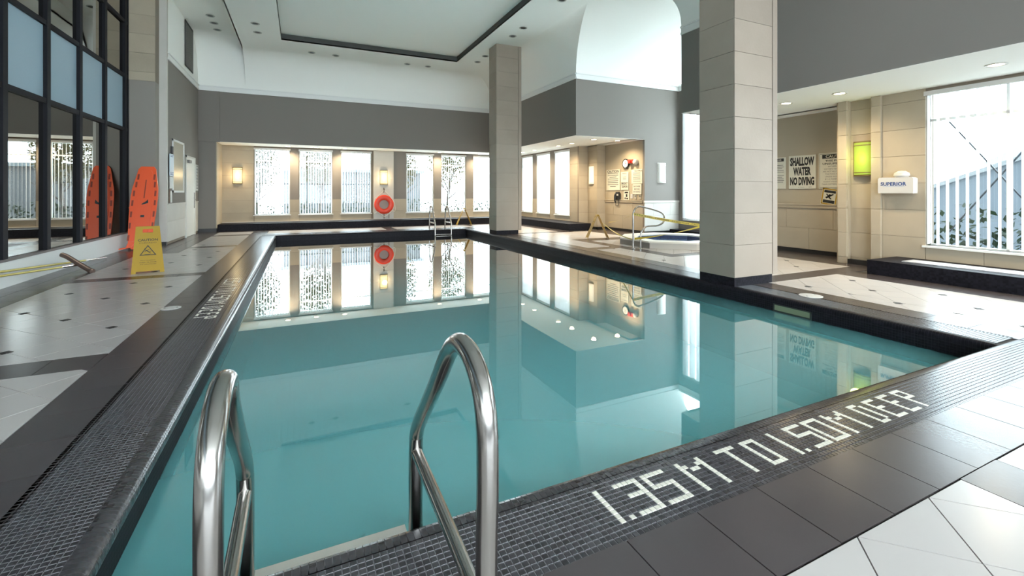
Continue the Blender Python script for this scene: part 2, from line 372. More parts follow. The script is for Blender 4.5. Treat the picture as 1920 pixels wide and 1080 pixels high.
def coping(name_label, L, fr, cells, c_off, dark=False, nrow=13):
    """fr(u, v, z) -> world; u along the edge, v from outer edge (0) to the pool; nosing follows"""
    top = obj('pool_coping', G(), GROUTL, kind='structure', label=name_label)
    base = G(); a = [fr(0, 0, -.003), fr(L, 0, -.003), fr(L, nrow * p_ + .02, -.003), fr(0, nrow * p_ + .02, -.003)]; base.quad(*a)
    # rounded nose core
    prof = [(nrow * p_, -.003)] + [(nrow * p_ + .05 + .045 * sin(t), -.045 + .042 * cos(t)) for t in [i * pi / 10 for i in range(6)]] + [(nrow * p_ + .095, -.46)]
    for i in range(len(prof) - 1):
        (v0, z0), (v1, z1) = prof[i], prof[i + 1]; base.quad(fr(0, v0, z0), fr(L, v0, z0), fr(L, v1, z1), fr(0, v1, z1))
    obj('grout_bed', base, GROUTL if not dark else GROUTK, top)
    n = int(L / p_); tiles = G(); nose = G(); riser = G()
    def tile(G_, i, j):
        u0, u1, v0, v1 = i * p_ + gp, (i + 1) * p_ - gp, j * p_ + gp, (j + 1) * p_ - gp
        b = .0015; G_.add([fr(u0, v0, -.003), fr(u1, v0, -.003), fr(u1, v1, -.003), fr(u0, v1, -.003), fr(u0 + b, v0 + b, 0), fr(u1 - b, v0 + b, 0), fr(u1 - b, v1 - b, 0), fr(u0 + b, v1 - b, 0)],
                          [(4, 5, 6, 7), (0, 1, 5, 4), (1, 2, 6, 5), (2, 3, 7, 6), (3, 0, 4, 7)])
    for i in range(n):
        for j in range(nrow):
            if (i - c_off, j) in cells: continue
            tile(tiles, i, j)
        u0, u1 = i * p_ + gp, (i + 1) * p_ - gp
        pr_ = [(nrow * p_ + gp, 0), (nrow * p_ + .05, 0)] + [(nrow * p_ + .05 + .048 * sin(t), -.048 + .048 * cos(t)) for t in (.5, 1.0, pi / 2)] + [(nrow * p_ + .098, -.075)]
        nose.add([fr(u0, v, z) for v, z in pr_] + [fr(u1, v, z) for v, z in pr_], [(k, k + 1, 7 + k, 6 + k) for k in range(5)])
        for j in range(9):
            z0, z1 = -.08 - j * p_, -.08 - (j + 1) * p_ + 2 * gp
            riser.quad(fr(u0, nrow * p_ + .098, z0), fr(u1, nrow * p_ + .098, z0), fr(u1, nrow * p_ + .098, z1), fr(u0, nrow * p_ + .098, z1))
    obj('mosaic_tile_field', tiles, MOS, top, kind='stuff'); obj('nosing_tile_row', nose, MOS if not dark else MOSB, top, kind='stuff')
    obj('riser_tile_field', riser, MOSB, top, kind='stuff')
    rb = G().quad(fr(0, nrow * p_ + .0965, -.076), fr(L, nrow * p_ + .0965, -.076), fr(L, nrow * p_ + .0965, -.5), fr(0, nrow * p_ + .0965, -.5)); obj('riser_bed', rb, GROUTK, top)
    me = None
    for (c, r) in sorted(cells):
        g = G(); tile(g, c + c_off, r); 
        if me is None:
            ox, oy, oz = g.v[0]; me = bpy.data.meshes.new('letter_tile'); me.from_pydata([(x - ox, y - oy, z - oz) for x, y, z in g.v], [], g.f); me.materials.append(MOSW)
        o = bpy.data.objects.new('letter_tile', me); COL.objects.link(o); o.parent = top; o.location = g.v[0]
    return top
NB = PY0 - .49   # outer edge of near mosaic
coping('near pool edge of charcoal mosaic lettered 1.35M TO 1.50M DEEP, facing the camera', PX1 - PX0 + .88, lambda u, v, z: (PX0 - .44 + u, NB + v, z), CELLS, int(round((1.32 - (PX0 - .44)) / p_)))
# fix corners: the side strips run between the near and far strips
coping('left pool edge of charcoal mosaic with depth lettering read from the left deck', PY1 - PY0, lambda u, v, z: (PX0 - .49 + v, PY1 - u, z), CELLS, int(round((PY1 - 9.22) / p_)))
coping('right pool edge of charcoal mosaic running past both stone columns', PY1 - PY0, lambda u, v, z: (PX1 + .49 - v, PY0 + u, z), set(), 0, dark=True)
coping('far pool edge of charcoal mosaic below the far windows', PX1 - PX0 + .88, lambda u, v, z: (PX1 + .44 - u, PY1 + .49 - v, z), set(), 0, dark=True)

# ------------------------------------------------------------------ pool basin and water
g = G(); zb = -1.15
g.quad((PX0, PY0, zb), (PX1, PY0, zb), (PX1, PY1, zb), (PX0, PY1, zb))
g.quad((PX0, PY0, zb), (PX0, PY0, -.36), (PX1, PY0, -.36), (PX1, PY0, zb)); g.quad((PX1, PY0, zb), (PX1, PY0, -.36), (PX1, PY1, -.36), (PX1, PY1, zb))
g.quad((PX1, PY1, zb), (PX1, PY1, -.36), (PX0, PY1, -.36), (PX0, PY1, zb)); g.quad((PX0, PY1, zb), (PX0, PY1, -.36), (PX0, PY0, -.36), (PX0, PY0, zb))
obj('pool_basin', g, TEAL, kind='structure', label='teal tiled pool basin below the water')
w_ = obj('pool_water', G().quad((PX0 - .01, PY0 - .01, WL), (PX1 + .01, PY0 - .01, WL), (PX1 + .01, PY1 + .01, WL), (PX0 - .01, PY1 + .01, WL)), WATER)
props(w_, 'still teal pool water mirroring windows and columns', 'water', None, 'stuff')

# ------------------------------------------------------------------ walls
ZJ = [-.37, .14, .66, 1.17, 1.68, 2.2, 2.71, 3.23, 3.75, 4.27, 4.79, 5.3, 5.82, 6.34, 6.86]
def facing(parent, ax, plane, out, a0, a1, z0, z1, bw=1.1, m=None, t=.02, ph=0, base=0):
    """stone blocks on a plane ax='x'|'y' at `plane`, proud towards `out`; joints are recessed gaps"""
    m = m or STONE; zs = [z0] + [z for z in ZJ if z0 + .08 < z < z1 - .08] + [z1]; gj = .006
    n = max(1, round((a1 - a0) / bw))
    for r in range(len(zs) - 1):
        w = (a1 - a0) / n; cuts = [a0 + w * i for i in range(n + 1)]
        if n > 1 and (r + ph) % 2: cuts = [a0] + [a0 + w * (i + .5) for i in range(n)] + [a1]
        for i in range(len(cuts) - 1):
            p, q = cuts[i] + gj / 2, cuts[i + 1] - gj / 2; lo, hi = sorted((plane, plane + out * t))
            if ax == 'x': piece('stone_block', lo, hi, p, q, zs[r] + gj / 2, zs[r + 1] - gj / 2, m, parent)
            else: piece('stone_block', p, q, lo, hi, zs[r] + gj / 2, zs[r + 1] - gj / 2, m, parent)
# -- far wall
fwin = [(-1.73, -.40), (-.04, 1.29), (1.65, 2.95), (4.56, 5.88), (6.27, 7.53), (7.94, 9.24)]
WZ0, WZ1 = .56, 3.36
wf = obj('wall_far', G(), STONE, kind='structure', label='far wall of beige stone with six blind-covered windows')
g = G(); xs = [XL - .2]
for a, b in fwin: g.box(xs[-1], a, YF + .02, YF + .25, 0, ZS + .1); xs.append(b); g.box(a, b, YF + .02, YF + .25, 0, WZ0); g.box(a, b, YF + .02, YF + .25, WZ1, ZS + .1)
g.box(xs[-1], XR + .3, YF + .02, YF + .25, 0, ZS + .1); obj('wall_core', g, JOINT, wf)
facing(wf, 'y', YF + .02, -1, -2.9, -1.75, 0, ZS, 1.2)
for i, (a, b) in enumerate(fwin): facing(wf, 'y', YF + .02, -1, a, b, 0, WZ0, 1.4)
piers = [(-.40, -.04), (1.29, 1.65), (5.88, 6.27), (7.53, 7.94)]
for a, b in piers:
    facing(wf, 'y', YF + .02, -1, a, b, 0, 1.2, 1.2); piece('grey_panel', a + .02, b - .02, YF + .005, YF + .02, 1.2, ZS, GREY, wf)
facing(wf, 'y', YF + .02, -1, 3.95, 4.56, 0, 1.2, 1.2); piece('grey_panel', 3.95, 4.54, YF + .005, YF + .02, 1.2, ZS, GREY, wf)
facing(wf, 'y', YF + .02, -1, 9.24, XR, 0, ZS, 1.3)
facing(wf, 'y', YF - .08, -1, 3.04, 3.95, 0, ZS, 1.3, STONEW); g = G().box(3.05, 3.94, YF - .08, YF + .02, 0, ZS); obj('pilaster', g, STONEW, wf)
g = G()
obj('upper_wall', G().box(XL, XS + .2, YS, YS + .15, ZS, ZG), GREY, wf)
# left pillar at the far corner
pl = obj('wall_pillar', G().box(XL - .2, -2.9, YS + .02, YF + .02, .14, ZS), GREY, kind='structure', label='grey corner pillar between the far wall and the door')
obj('stone_side', G().box(-2.9, -2.87, YS + .03, YF, .14, ZS), STONE, pl)
obj('black_base', G().box(XL - .2, -2.88, YS, YF, 0, .14), BLACK, pl); obj('grey_box', G().box(XL, -2.77, YS - .05, YS + .05, ZS - .01, ZG), GREY, pl)
# -- right wall
rw = [(20.07, 21.25), (18.34, 19.61), (16.63, 17.88), (1.2, 4.37), (-2.6, .6)]
wr = obj('wall_right', G(), STONE, kind='structure', label='right wall of beige stone with windows and pilasters')
g = G(); cur = YF + .2
for a, b in sorted(rw, reverse=True):
    lo = max(b, -9)
    if b > 10 or True:
        if cur > 16.2 and b < 10:
            g.box(XR + .02, XR + .3, 15.95, cur, 0, ZS + .1); g.box(XR + .12, XR + .3, 5.06, 5.85, 0, ZS + .1); cur = 5.06
        g.box(XR + .02, XR + .3, b, cur, 0, ZS + .1); g.box(XR + .02, XR + .3, a, b, 0, WZ0 - .04); g.box(XR + .02, XR + .3, a, b, WZ1, ZS + .1); cur = a
g.box(XR + .02, XR + .3, YB, cur, 0, ZS + .1); obj('wall_core', g, JOINT, wr)
for a, b in rw: facing(wr, 'x', XR + .02, -1, a, b, 0, WZ0 - .04, 1.3)
for a, b in ((19.61, 20.07), (17.88, 18.34)):
    facing(wr, 'x', XR + .02, -1, a, b, 0, 1.2, 1.2); piece('grey_panel', XR + .005, XR + .02, a + .02, b - .02, 1.2, ZS, GREY, wr)
facing(wr, 'x', XR + .02, -1, 15.95, 16.63, 0, ZS, 1.2); facing(wr, 'x', XR + .02, -1, 21.25, 21.6, 0, ZS, 1.2)
facing(wr, 'x', XR + .02, -1, 4.37, 5.06, .0, ZS, 1.2)
facing(wr, 'x', XR + .02, -1, .6, 1.2, .0, ZS, 1.2)
# near pilasters with recess between
facing(wr, 'x', XR, -1, 5.06, 5.23, 0, ZS, 1, t=.06, ph=1); facing(wr, 'x', XR, -1, 5.68, 5.85, 0, ZS, 1, t=.06)
g = G().box(XR, XR + .2, 5.06, 5.235, 0, ZS).box(XR, XR + .2, 5.675, 5.85, 0, ZS).box(XR, 11.45, 5.85, 5.9, 0, ZS); obj('pilaster', g, STONE, wr)
facing(wr, 'x', XR + .12, -1, 5.235, 5.675, 0, ZS, 1, t=.03)
# far pilaster steps
obj('return_wall', G().box(XR, 11.0, 15.93, 16.0, 0, ZS).box(10.97, 11.4, 15.28, 15.95, 0, ZS), JOINT, wr)
facing(wr, 'y', 15.93, -1, XR, 10.95, 0, ZS, 1.2); facing(wr, 'x', 10.97, -1, 15.27, 15.92, 0, ZS, 1.2); facing(wr, 'y', 15.28, -1, 10.96, XA, 0, ZS, 1.2)
obj('black_base', G().box(XR - .01, XR + .02, 15.93, 16.2, 0, .1).box(XR - .01, 10.97, 15.9, 15.93, 0, .1).box(10.93, 10.96, 15.25, 15.93, 0, .1).box(10.93, XA, 15.25, 15.28, 0, .1), BLACK, wr)
# alcove walls (x = XA)
def alcove(y0, y1, lab, parent_name):
    w = obj('wall_alcove', G().box(XA + .02, XA + .2, y0, y1, 0, ZS + .05), GREYLIT, kind='structure', label=lab)
    n = round((y1 - y0) / 1.0)
    for (z0, z1, off) in ((.1, .62, 0), (.62, 1.12, .5)):
        cuts = [y0] + [y0 + (y1 - y0) / n * (i + off) for i in range(0 if off else 1, n)] + [y1]
        for i in range(len(cuts) - 1): piece('stone_block', XA, XA + .02, cuts[i] + .003, cuts[i + 1] - .003, z0 + .003, z1 - .003, STONE, w)
    obj('chair_rail', G().box(XA - .035, XA + .02, y0, y1, 1.12, 1.15).box(XA - .02, XA + .02, y0, y1, 1.15, 1.19).box(XA - .04, XA + .02, y0, y1, 1.19, 1.22), STONE, w)
    obj('black_base', G().box(XA - .01, XA + .02, y0, y1, 0, .1), BLACK, w)
    return w
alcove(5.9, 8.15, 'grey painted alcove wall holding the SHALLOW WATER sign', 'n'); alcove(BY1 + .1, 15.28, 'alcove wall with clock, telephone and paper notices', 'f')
# upper wall on the right above the soffit edge
wu = obj('wall_upper', G(), GREY, kind='structure', label='dark grey upper wall above the right soffit')
obj('grey_panel', G().box(XS, XS + .15, YB, BY0 - .1, ZS, ZG), GREY, wu); obj('grey_panel', G().box(XS, XS + .15, BY1 + .1, YS + .1, ZS, ZG), GREY, wu)
# -- bay walls
wb = obj('wall_bay', G(), GREY, kind='structure', label='hot tub bay walls, grey above a pale stone wainscot')
obj('side_wall', G().box(XS, BX, BY1, BY1 + .1, ZS, ZG).box(XA, BX, BY1, BY1 + .1, 1.2, ZS), GREY, wb)
facing(wb, 'y', BY1 + .02, -1, XA, BX, .08, 1.13, .9, STONEW); obj('wainscot_core', G().box(XA + .001, BX, BY1 + .02, BY1 + .1, 0, 1.2), JOINT, wb)
obj('chair_rail', G().box(XA - .03, BX, BY1 - .03, BY1 + .02, 1.13, 1.2), STONEW, wb); obj('black_base', G().box(XA, BX, BY1 - .005, BY1 + .02, 0, .08), BLACK, wb)
obj('side_wall', G().box(XS, BX, BY0 - .1, BY0, ZS, ZG).box(XA, BX, BY0 - .1, BY0, 0, ZS), GREY, wb)
obj('end_wall', G().box(BX, BX + .2, BY0 - .2, 8.7, 0, 5.53).box(BX, BX + .2, 12.62, BY1 + .1, 0, 5.53).box(BX, BX + .2, 8.7, 12.62, 4.95, 5.53).box(BX, BX + .2, 8.7, 12.62, 0, .5), GREY, wb)
gf = G()
for z in (5.56, 6.2): gf.box(BX, BX + .06, BY0, BY1, z - .03, z + .03)
for y in (9.3, 10.57, 11.85): gf.box(BX, BX + .06, y - .03, y + .03, 5.53, 6.8)
obj('lunette_frame', gf, TRIMW, wb); obj('lunette_glass', G().box(BX + .02, BX + .03, BY0, BY1, 5.53, 6.85), GLASS, wb)
obj('black_ledge', G().box(12.55, BX, BY0, BY1, 0, .13), LEDGE, wb)
# mouldings round the room
tr = obj('trim_1', G(), TRIMW, kind='structure', label='white moulding at the foot of the coved ceiling')
def mould(name, ax, plane, out, a0, a1):
    g = G()
    for z0, z1, t in ((ZG, ZG + .05, .05), (ZG + .05, ZM - .03, .03), (ZM - .03, ZM, .06)):
        lo, hi = sorted((plane, plane + out * t)); 
        if ax == 'x': g.box(lo, hi, a0, a1, z0, z1)
        else: g.box(a0, a1, lo, hi, z0, z1)
    obj(name, g, TRIMW, tr)
mould('moulding', 'y', YS + .02, -1, XL, XS); mould('moulding', 'x', XS + .02, -1, BY1, YS); mould('moulding', 'x', XS + .02, -1, YB, BY0)
mould('moulding', 'y', BY1 + .02, -1, XS, BX); mould('moulding', 'y', BY0 - .02, 1, XS, BX); mould('moulding', 'x', BX + .02, -1, BY0, BY1)
mould('moulding', 'x', XL - .02, 1, 15.95, YS)
g = G().box(XL, XS, YS + .02, YS + .12, ZG, ZM).box(XS + .05, XS + .15, YB, BY0, ZG, ZM).box(XS + .05, XS + .15, BY1, YS, ZG, ZM).box(XS, BX, BY1 + .02, BY1 + .1, ZG, ZM).box(XS, BX, BY0 - .1, BY0 - .02, ZG, ZM)
obj('backing', g, WHITE, tr)
# -- left wall
wl = obj('wall_left', G(), STONEW, kind='structure', label='left wall, pale stone below and grey paint above, with notice board and door')
obj('wall_core', G().box(XL - .25, XL - .02, 15.95, YF, 0, ZG), JOINT, wl)
obj('grey_panel', G().box(XL - .02, XL, 15.95, 18.2, 1.18, ZG).box(XL - .02, XL, 18.2, 19.65, 2.72, ZG).box(XL - .02, XL, 19.65, YS, 1.18, ZG), GREY, wl)
facing(wl, 'x', XL - .02, 1, 15.95, 18.2, .08, 1.14, 2.4, STONEW); facing(wl, 'x', XL - .02, 1, 19.65, YS, .08, 1.14, 2.4, STONEW)
obj('chair_rail', G().box(XL - .02, XL + .02, 15.95, 18.2, 1.14, 1.18).box(XL - .02, XL + .02, 19.65, YS, 1.14, 1.18), STONEW, wl)
obj('upper_white', G().box(XL - .2, XL - .01, 15.95, YS + .2, ZG, ZL + .1), WHITE, wl)
# left column beside the glass
cl = obj('column_left', G(), STONE, kind='structure', label='square pier at the end of the black glass wall, behind the orange board')
obj('pier', G().box(XG - .2, -3.62, 15.47, 16.2, .0, 4.55), mat('pier_grey', (.28, .25, .22), .8), cl)
obj('pier_core', G().box(XG - .2, -3.62, 15.475, 16.2, 4.55, ZL), JOINT, cl)
facing(cl, 'y', 15.47, -1, XG - .02, -3.62, 4.55, ZL, 1.2); facing(cl, 'x', -3.64, 1, 15.47, 15.95, .1, ZL, 1.2)
obj('white_edge', G().box(-3.64, XL + .01, 15.84, 15.96, .1, ZL), STONEW, cl); obj('black_base', G().box(-3.66, XL, 15.83, 15.95, 0, .1), BLACK, cl)
# -- glass wall
gw = thing('window_1', (XG, 12, 0), 'black framed glass curtain wall on the left with frosted panels', 'window', kind='structure')
del gw['category']
MY = [15.25 - 1.36 * i for i in range(18)]; TZ = [.41, 3.18, 4.60, 6.03, ZL]
g = G()
for y in MY: obj('mullion', G().box(XG - .1, XG + .06, y - .065, y + .065, .41, ZL), FRAMEK, gw)
for z in TZ[1:4]: obj('transom', G().box(XG - .06, XG + .05, YB, 15.45, z - .045, z + .045), FRAMEK, gw)
obj('transom', G().box(XG - .06, XG + .07, YB, 15.45, .41, .45), mat('bronze_sill', (.16, .13, .12), .5), gw)
obj('mullion', G().box(XG - .1, XG + .06, 15.38, 15.47, .41, ZL), FRAMEK, gw)
for y in MY[:-1]:
    for k in range(4):
        z0, z1 = TZ[k], TZ[k + 1]
        piece('frosted_pane' if k == 1 else 'glass_pane', XG - .01, XG, y - 1.36 + .065, y - .065, z0 + .045, z1 - .045, FROST if k == 1 else TGLASS, gw)
obj('white_curb', G().box(XG - .2, XG + .04, YB, 15.47, 0, .41), TRIMW, gw)
# room behind the glass
rb_ = obj('wall_lobby', G().box(-8.2, -8, YB, 16, 0, 7.4).box(-8, XG - .2, 15.8, 16, 0, 7.4), STONE, kind='structure', label='beige lobby wall seen dimly through the glass')
obj('lobby_floor', G().box(-8, XG - .2, YB, 16, -.2, .0), WTILE, rb_); obj('lobby_ceiling', G().box(-8.2, XG - .1, YB, 16, 7.26, 7.5), WHITE, rb_)
# -- unseen wall behind the camera, its glazing added to light the upper hall
wn = obj('wall_near', G().box(XG - .2, XR + .3, YB - .2, YB, 0, .3).box(XG - .2, XR + .3, YB - .2, YB, 6.9, 7.6), STONE, kind='structure', label='unseen wall behind the camera, glazing added to light the hall')
for x in np.arange(-4.3, 10.7, 1.65): piece('mullion', x - .06, x + .06, YB - .15, YB - .05, .3, 6.9, FRAMEK, wn)
for z in (2.4, 4.6): piece('transom', XG, XR, YB - .14, YB - .06, z - .05, z + .05, FRAMEK, wn)
sh = obj('wall_shell', G().box(-8.3, XR + .4, YF + .26, YF + .4, 3.3, 7.7).box(XR + .32, XR + .45, YB, BY0 - .1, ZS, 7.7).box(XR + .32, XR + .45, BY1 + .2, YF + .4, ZS, 7.7)
    .box(XR + .3, BX + .4, BY0 - .3, BY0 - .12, ZS, 7.7).box(XR + .3, BX + .4, BY1 + .12, BY1 + .3, ZS, 7.7).box(BX + .05, BX + .3, BY0 - .2, BY1 + .2, 6.82, 7.7).box(-4.6, XL - .27, 16.2, YF + .3, 0, 7.7), OUTG, kind='structure', label='outer shell of the building above the soffits')

# ------------------------------------------------------------------ ceiling, coves, vault, soffits
ce = obj('ceiling', G(), WHITE, kind='structure', label='white tray ceiling with coved edges and recessed lights')
TX0, TX1, TY1, TY0 = -.6, 5.77, 17.65, -.8; CX0, CX1, CY1 = -1.93, 7.27, 19.15
g = G(); zt = 7.02
for a in ((CX0, TX0, YB, CY1), (TX1, CX1, YB, CY1), (TX0, TX1, TY1, CY1), (TX0, TX1, YB, TY0)): g.box(a[0], a[1], a[2], a[3], ZC, ZC + .05)
g.box(CX0, CX0 + .03, YB, CY1, ZC, ZL); obj('dropped_border', g, WHITE, ce)
obj('tray', G().box(TX0 - .1, TX1 + .1, TY0 - .1, TY1 + .1, zt, zt + .05), WHITE, ce)
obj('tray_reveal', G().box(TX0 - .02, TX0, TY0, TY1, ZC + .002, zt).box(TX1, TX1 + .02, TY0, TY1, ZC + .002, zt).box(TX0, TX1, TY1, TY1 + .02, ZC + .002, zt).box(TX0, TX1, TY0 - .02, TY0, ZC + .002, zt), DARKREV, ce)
obj('left_strip', G().box(XG - .3, CX0 + .03, YB, 19.35, ZL, ZL + .05), WHITE, ce)
obj('roof_slab', G().box(-8.3, BX + .3, YB - .3, YF + .3, 7.6, 7.75), OUTG, ce)
def covex(z, r=1.13): t = (z - ZM) / (ZC - ZM); return XS - r * (1 - math.sqrt(max(0, 1 - t * t)))
def grid(rows):
    g = G(); n = len(rows[0]); g.v = [tuple(map(float, p)) for r in rows for p in r]
    g.f = [(i * n + k, i * n + k + 1, (i + 1) * n + k + 1, (i + 1) * n + k) for i in range(len(rows) - 1) for k in range(n - 1)]; return g
N = 14
def cz(z0, k): # samples spaced by angle
    t0 = math.asin(min(1, max(0, (z0 - ZM) / (ZC - ZM)))); t = t0 + (pi / 2 - t0) * k / N; return ZM + (ZC - ZM) * sin(t)
yc, hw = (BY0 + BY1) / 2, (BY1 - BY0) / 2
def vz(y):
    t = min(1, abs(y - yc) / hw); e = 2 if y > yc else 3
    return ZM + (ZC - ZM) * (1 - t ** e) ** (1 / e)
ys = [yc + hw * sin(-pi / 2 + pi * i / 48) for i in range(49)]
rows = [[(covex(cz(ZM, k)), y, cz(ZM, k)) for k in range(N + 1)] for y in (YB, BY0)]; obj('cove', grid(rows), WHITE, ce)
rows = [[(covex(cz(ZM, k)), y, cz(ZM, k)) for k in range(N + 1)] for y in (BY1, YS)]; obj('cove', grid(rows), WHITE, ce)
rows = [[(covex(cz(vz(y), k)), y, cz(vz(y), k)) for k in range(N + 1)] for y in ys]; obj('cove_arch', grid(rows), WHITE, ce)
rows = [[(covex(vz(y)), y, vz(y)), (BX + .1, y, vz(y))] for y in ys]; obj('vault', grid(rows), WHITE, ce)
# far cove (curves towards -y); centre part meets the border, left part runs up to the higher strip
def covey(t, top, r): return YS - r * (1 - cos(t)), ZM + (top - ZM) * sin(t)
rows = [[(x, *covey(pi / 2 * k / N, ZC, YS - CY1)) for k in range(N + 1)] for x in (CX0, CX1 + .0, XS + .1)]; 
rows = [[(x, *covey(pi / 2 * k / N, ZC, YS - CY1)) for k in range(N + 1)] for x in (CX0, CX1, XS)]; obj('cove', grid(rows), WHITE, ce)
rows = [[(x, *covey(pi / 2 * k / N, ZL, YS - CY1)) for k in range(N + 1)] for x in (XL - .02, CX0 + .02)]; obj('cove', grid(rows), WHITE, ce)
so = obj('ceiling_soffit', G(), WHITE, kind='structure', label='low white soffit round the room edge with round downlights')
obj('soffit_panel', G().box(XS + .15, XR + .3, YB, BY0 - .1, ZS, ZS + .1).box(XR + .3, XA + .2, 5.85, BY0 - .05, ZS, ZS + .1).box(XS, XS + .15, YB, BY0, ZS - .004, ZS), WHITE, so)
obj('soffit_panel', G().box(XS + .15, XA + .3, BY1 + .1, YF + .2, ZS, ZS + .1).box(XL, XS + .15, YS + .15, YF + .2, ZS, ZS + .1).box(XL + .6, XS, YS - .002, YS + .15, ZS - .004, ZS).box(XS, XS + .15, BY1, YS, ZS - .004, ZS).box(XS, XA, BY1, BY1 + .1, ZS - .004, ZS), WHITE, so)

# ------------------------------------------------------------------ columns
def column(x0, x1, y0, y1, label):
    c = obj('column', G().box(x0 + .02, x1 - .12, y0 + .02, y1, .02, ZC), JOINT, kind='structure', label=label)
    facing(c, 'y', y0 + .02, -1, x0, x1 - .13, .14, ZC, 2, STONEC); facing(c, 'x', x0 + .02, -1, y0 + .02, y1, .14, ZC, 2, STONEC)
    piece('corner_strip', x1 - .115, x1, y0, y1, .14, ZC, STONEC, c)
    obj('mosaic_base', G().box(x0 + .01, x1 - .12, y0 + .01, y1, 0, .14), LEDGE, c)
    return c
column(6.24, 7.27, 5.02, 5.72, 'near square stone column at the right pool edge, tallest in view')
column(6.31, 7.30, 14.82, 15.5, 'far square stone column at the back right of the pool')

# ------------------------------------------------------------------ black ledges under the windows
lf = obj('window_ledge', G(), LEDGE, kind='structure', label='low black mosaic ledge under the far windows')
obj('ledge_body', G().box(-2.86, XR, 20.45, YF, 0, .27), LEDGE, lf); obj('ledge_cap', G().box(-2.86, XR, YF - .12, YF, .27, .29), STONEW, lf)
l2 = obj('window_ledge', G().box(9.5, XR, 15.05, 20.45, 0, .27), LEDGE, kind='structure', label='black mosaic ledge along the far right windows')
l3 = obj('window_ledge', G().box(9.5, XR, YB, 4.82, 0, .26), LEDGE, kind='structure', label='black mosaic ledge below the near right window')
obj('heater_grille', G().box(9.75, 10.15, -2, 4.4, .26, .275), mat('pale_metal', (.6, .6, .62), .4, metal=.4), l3)
obj('black_base', G().box(XR - .02, XR + .1, 4.82, 5.86, 0, .1), BLACK, wr)

# ------------------------------------------------------------------ windows with blinds
def window(n, ax, plane, a0, a1, z0, z1, label, blabel, bgroup, op=70, pitch=.105, sl=.09, mull=0, brace=False):
    """plane: room face; frame sits .08 behind"""
    d = .1
    def bx(p0, p1, a, b, z, zz):
        return G().box(plane + p0, plane + p1, a, b, z, zz) if ax == 'x' else G().box(a, b, plane + p0, plane + p1, z, zz)
    def pc(name, p0, p1, a, b, z, zz, m, par):
        return piece(name, plane + p0, plane + p1, a, b, z, zz, m, par) if ax == 'x' else piece(name, a, b, plane + p0, plane + p1, z, zz, m, par)
    mid = (a0 + a1) / 2; loc = (plane, mid, z0) if ax == 'x' else (mid, plane, z0)
    w = thing(f'window_{n}', loc, label, 'window', kind='structure'); del w['category']
    t = .035
    fr = merge(bx(d, d + .05, a0, a0 + t, z0, z1), bx(d, d + .05, a1 - t, a1, z0, z1), bx(d, d + .05, a0, a1, z0, z0 + t), bx(d, d + .05, a0, a1, z1 - t, z1))
    obj('frame', fr, TRIMW, w); zt_ = z1 - .52 if z1 < 4 else z1 - 1.2; pc('transom', d, d + .05, a0, a1, zt_ - .025, zt_ + .025, TRIMW, w)
    ms = [a0 + (a1 - a0) * i / (mull + 1) for i in range(1, mull + 1)]
    for m_ in ms: pc('mullion', d, d + .05, m_ - .025, m_ + .025, z0, z1, TRIMW, w)
    ed = [a0] + ms + [a1]
    for i in range(len(ed) - 1):
        pc('pane', d + .02, d + .026, ed[i], ed[i + 1], z0, zt_, GLASS, w); pc('pane', d + .02, d + .026, ed[i], ed[i + 1], zt_, z1, GLASS, w)
    pc('sill', -.04, d, a0 - .04, a1 + .04, z0 - .035, z0, TRIMW, w)
    b = thing('vertical_blind', loc, blabel, 'blind', bgroup)
    pc('headrail', -.02, .05, a0 - .02, a1 + .02, z1 - .07, z1 + .01, WPLAST, b)
    nn = int((a1 - a0 - .06) / pitch)
    key = (sl, round(z1 - z0, 3))
    g = G().box(-sl / 2, sl / 2, -.0015, .0015, 0, z1 - z0 - .1); me = bpy.data.meshes.new('slat'); me.from_pydata(g.v, [], g.f); me.materials.append(BLIND)
    for i in range(nn + 1):
        a = a0 + .04 + i * (a1 - a0 - .08) / nn; o = bpy.data.objects.new('slat', me); COL.objects.link(o); o.parent = b
        ang = radians(op + random.uniform(-7, 7)); p = .015
        x, y = (plane + p, a) if ax == 'x' else (a, plane + p); o.location = (x - loc[0], y - loc[1], .03)
        o.rotation_euler = (0, 0, ang + (pi / 2 if ax == 'x' else 0))
    return w
nm = ['leftmost', 'second', 'third', 'fourth', 'fifth', 'sixth']
for i, (a, b) in enumerate(fwin):
    window(i + 2, 'y', YF, a, b, WZ0, WZ1, f'far wall window, {nm[i]} from the left, trees behind it', f'white vertical blind on the {nm[i]} far window from the left' if i < 5 else 'white vertical blind on the far window half hidden by the far column', 'vertical blinds on the far wall', op=64, sl=.07)
for i, (a, b) in enumerate(rw[:3]):
    window(8 + i, 'x', XR, a, b, WZ0 - .04, WZ1, ['narrow window nearest the far right corner', 'middle narrow window on the far right wall', 'rightmost of the three narrow windows right of the far column'][i],
           ['closed white blind nearest the far right corner', 'closed white blind on the middle narrow window', 'closed white blind on the rightmost narrow window, beside the pale sconce'][i], 'closed vertical blinds on the right wall', op=8, mull=0)
window(11, 'x', XR, 1.2, 4.37, WZ0 - .04, WZ1, 'wide near right window with a roof behind it', 'open white vertical blind on the wide near right window', None, op=77, pitch=.135, sl=.06, mull=2)
window(12, 'x', XR, -2.6, .6, WZ0 - .04, WZ1, 'window beside the camera', 'white vertical blind beside the camera', None, op=77, pitch=.135, sl=.06, mull=2)
window(13, 'x', BX, 8.7, 12.62, .5, 4.95, 'tall bay window behind the hot tub', 'pale sheer vertical blind on the tall bay window', None, op=40, pitch=.3, sl=.2, mull=3)

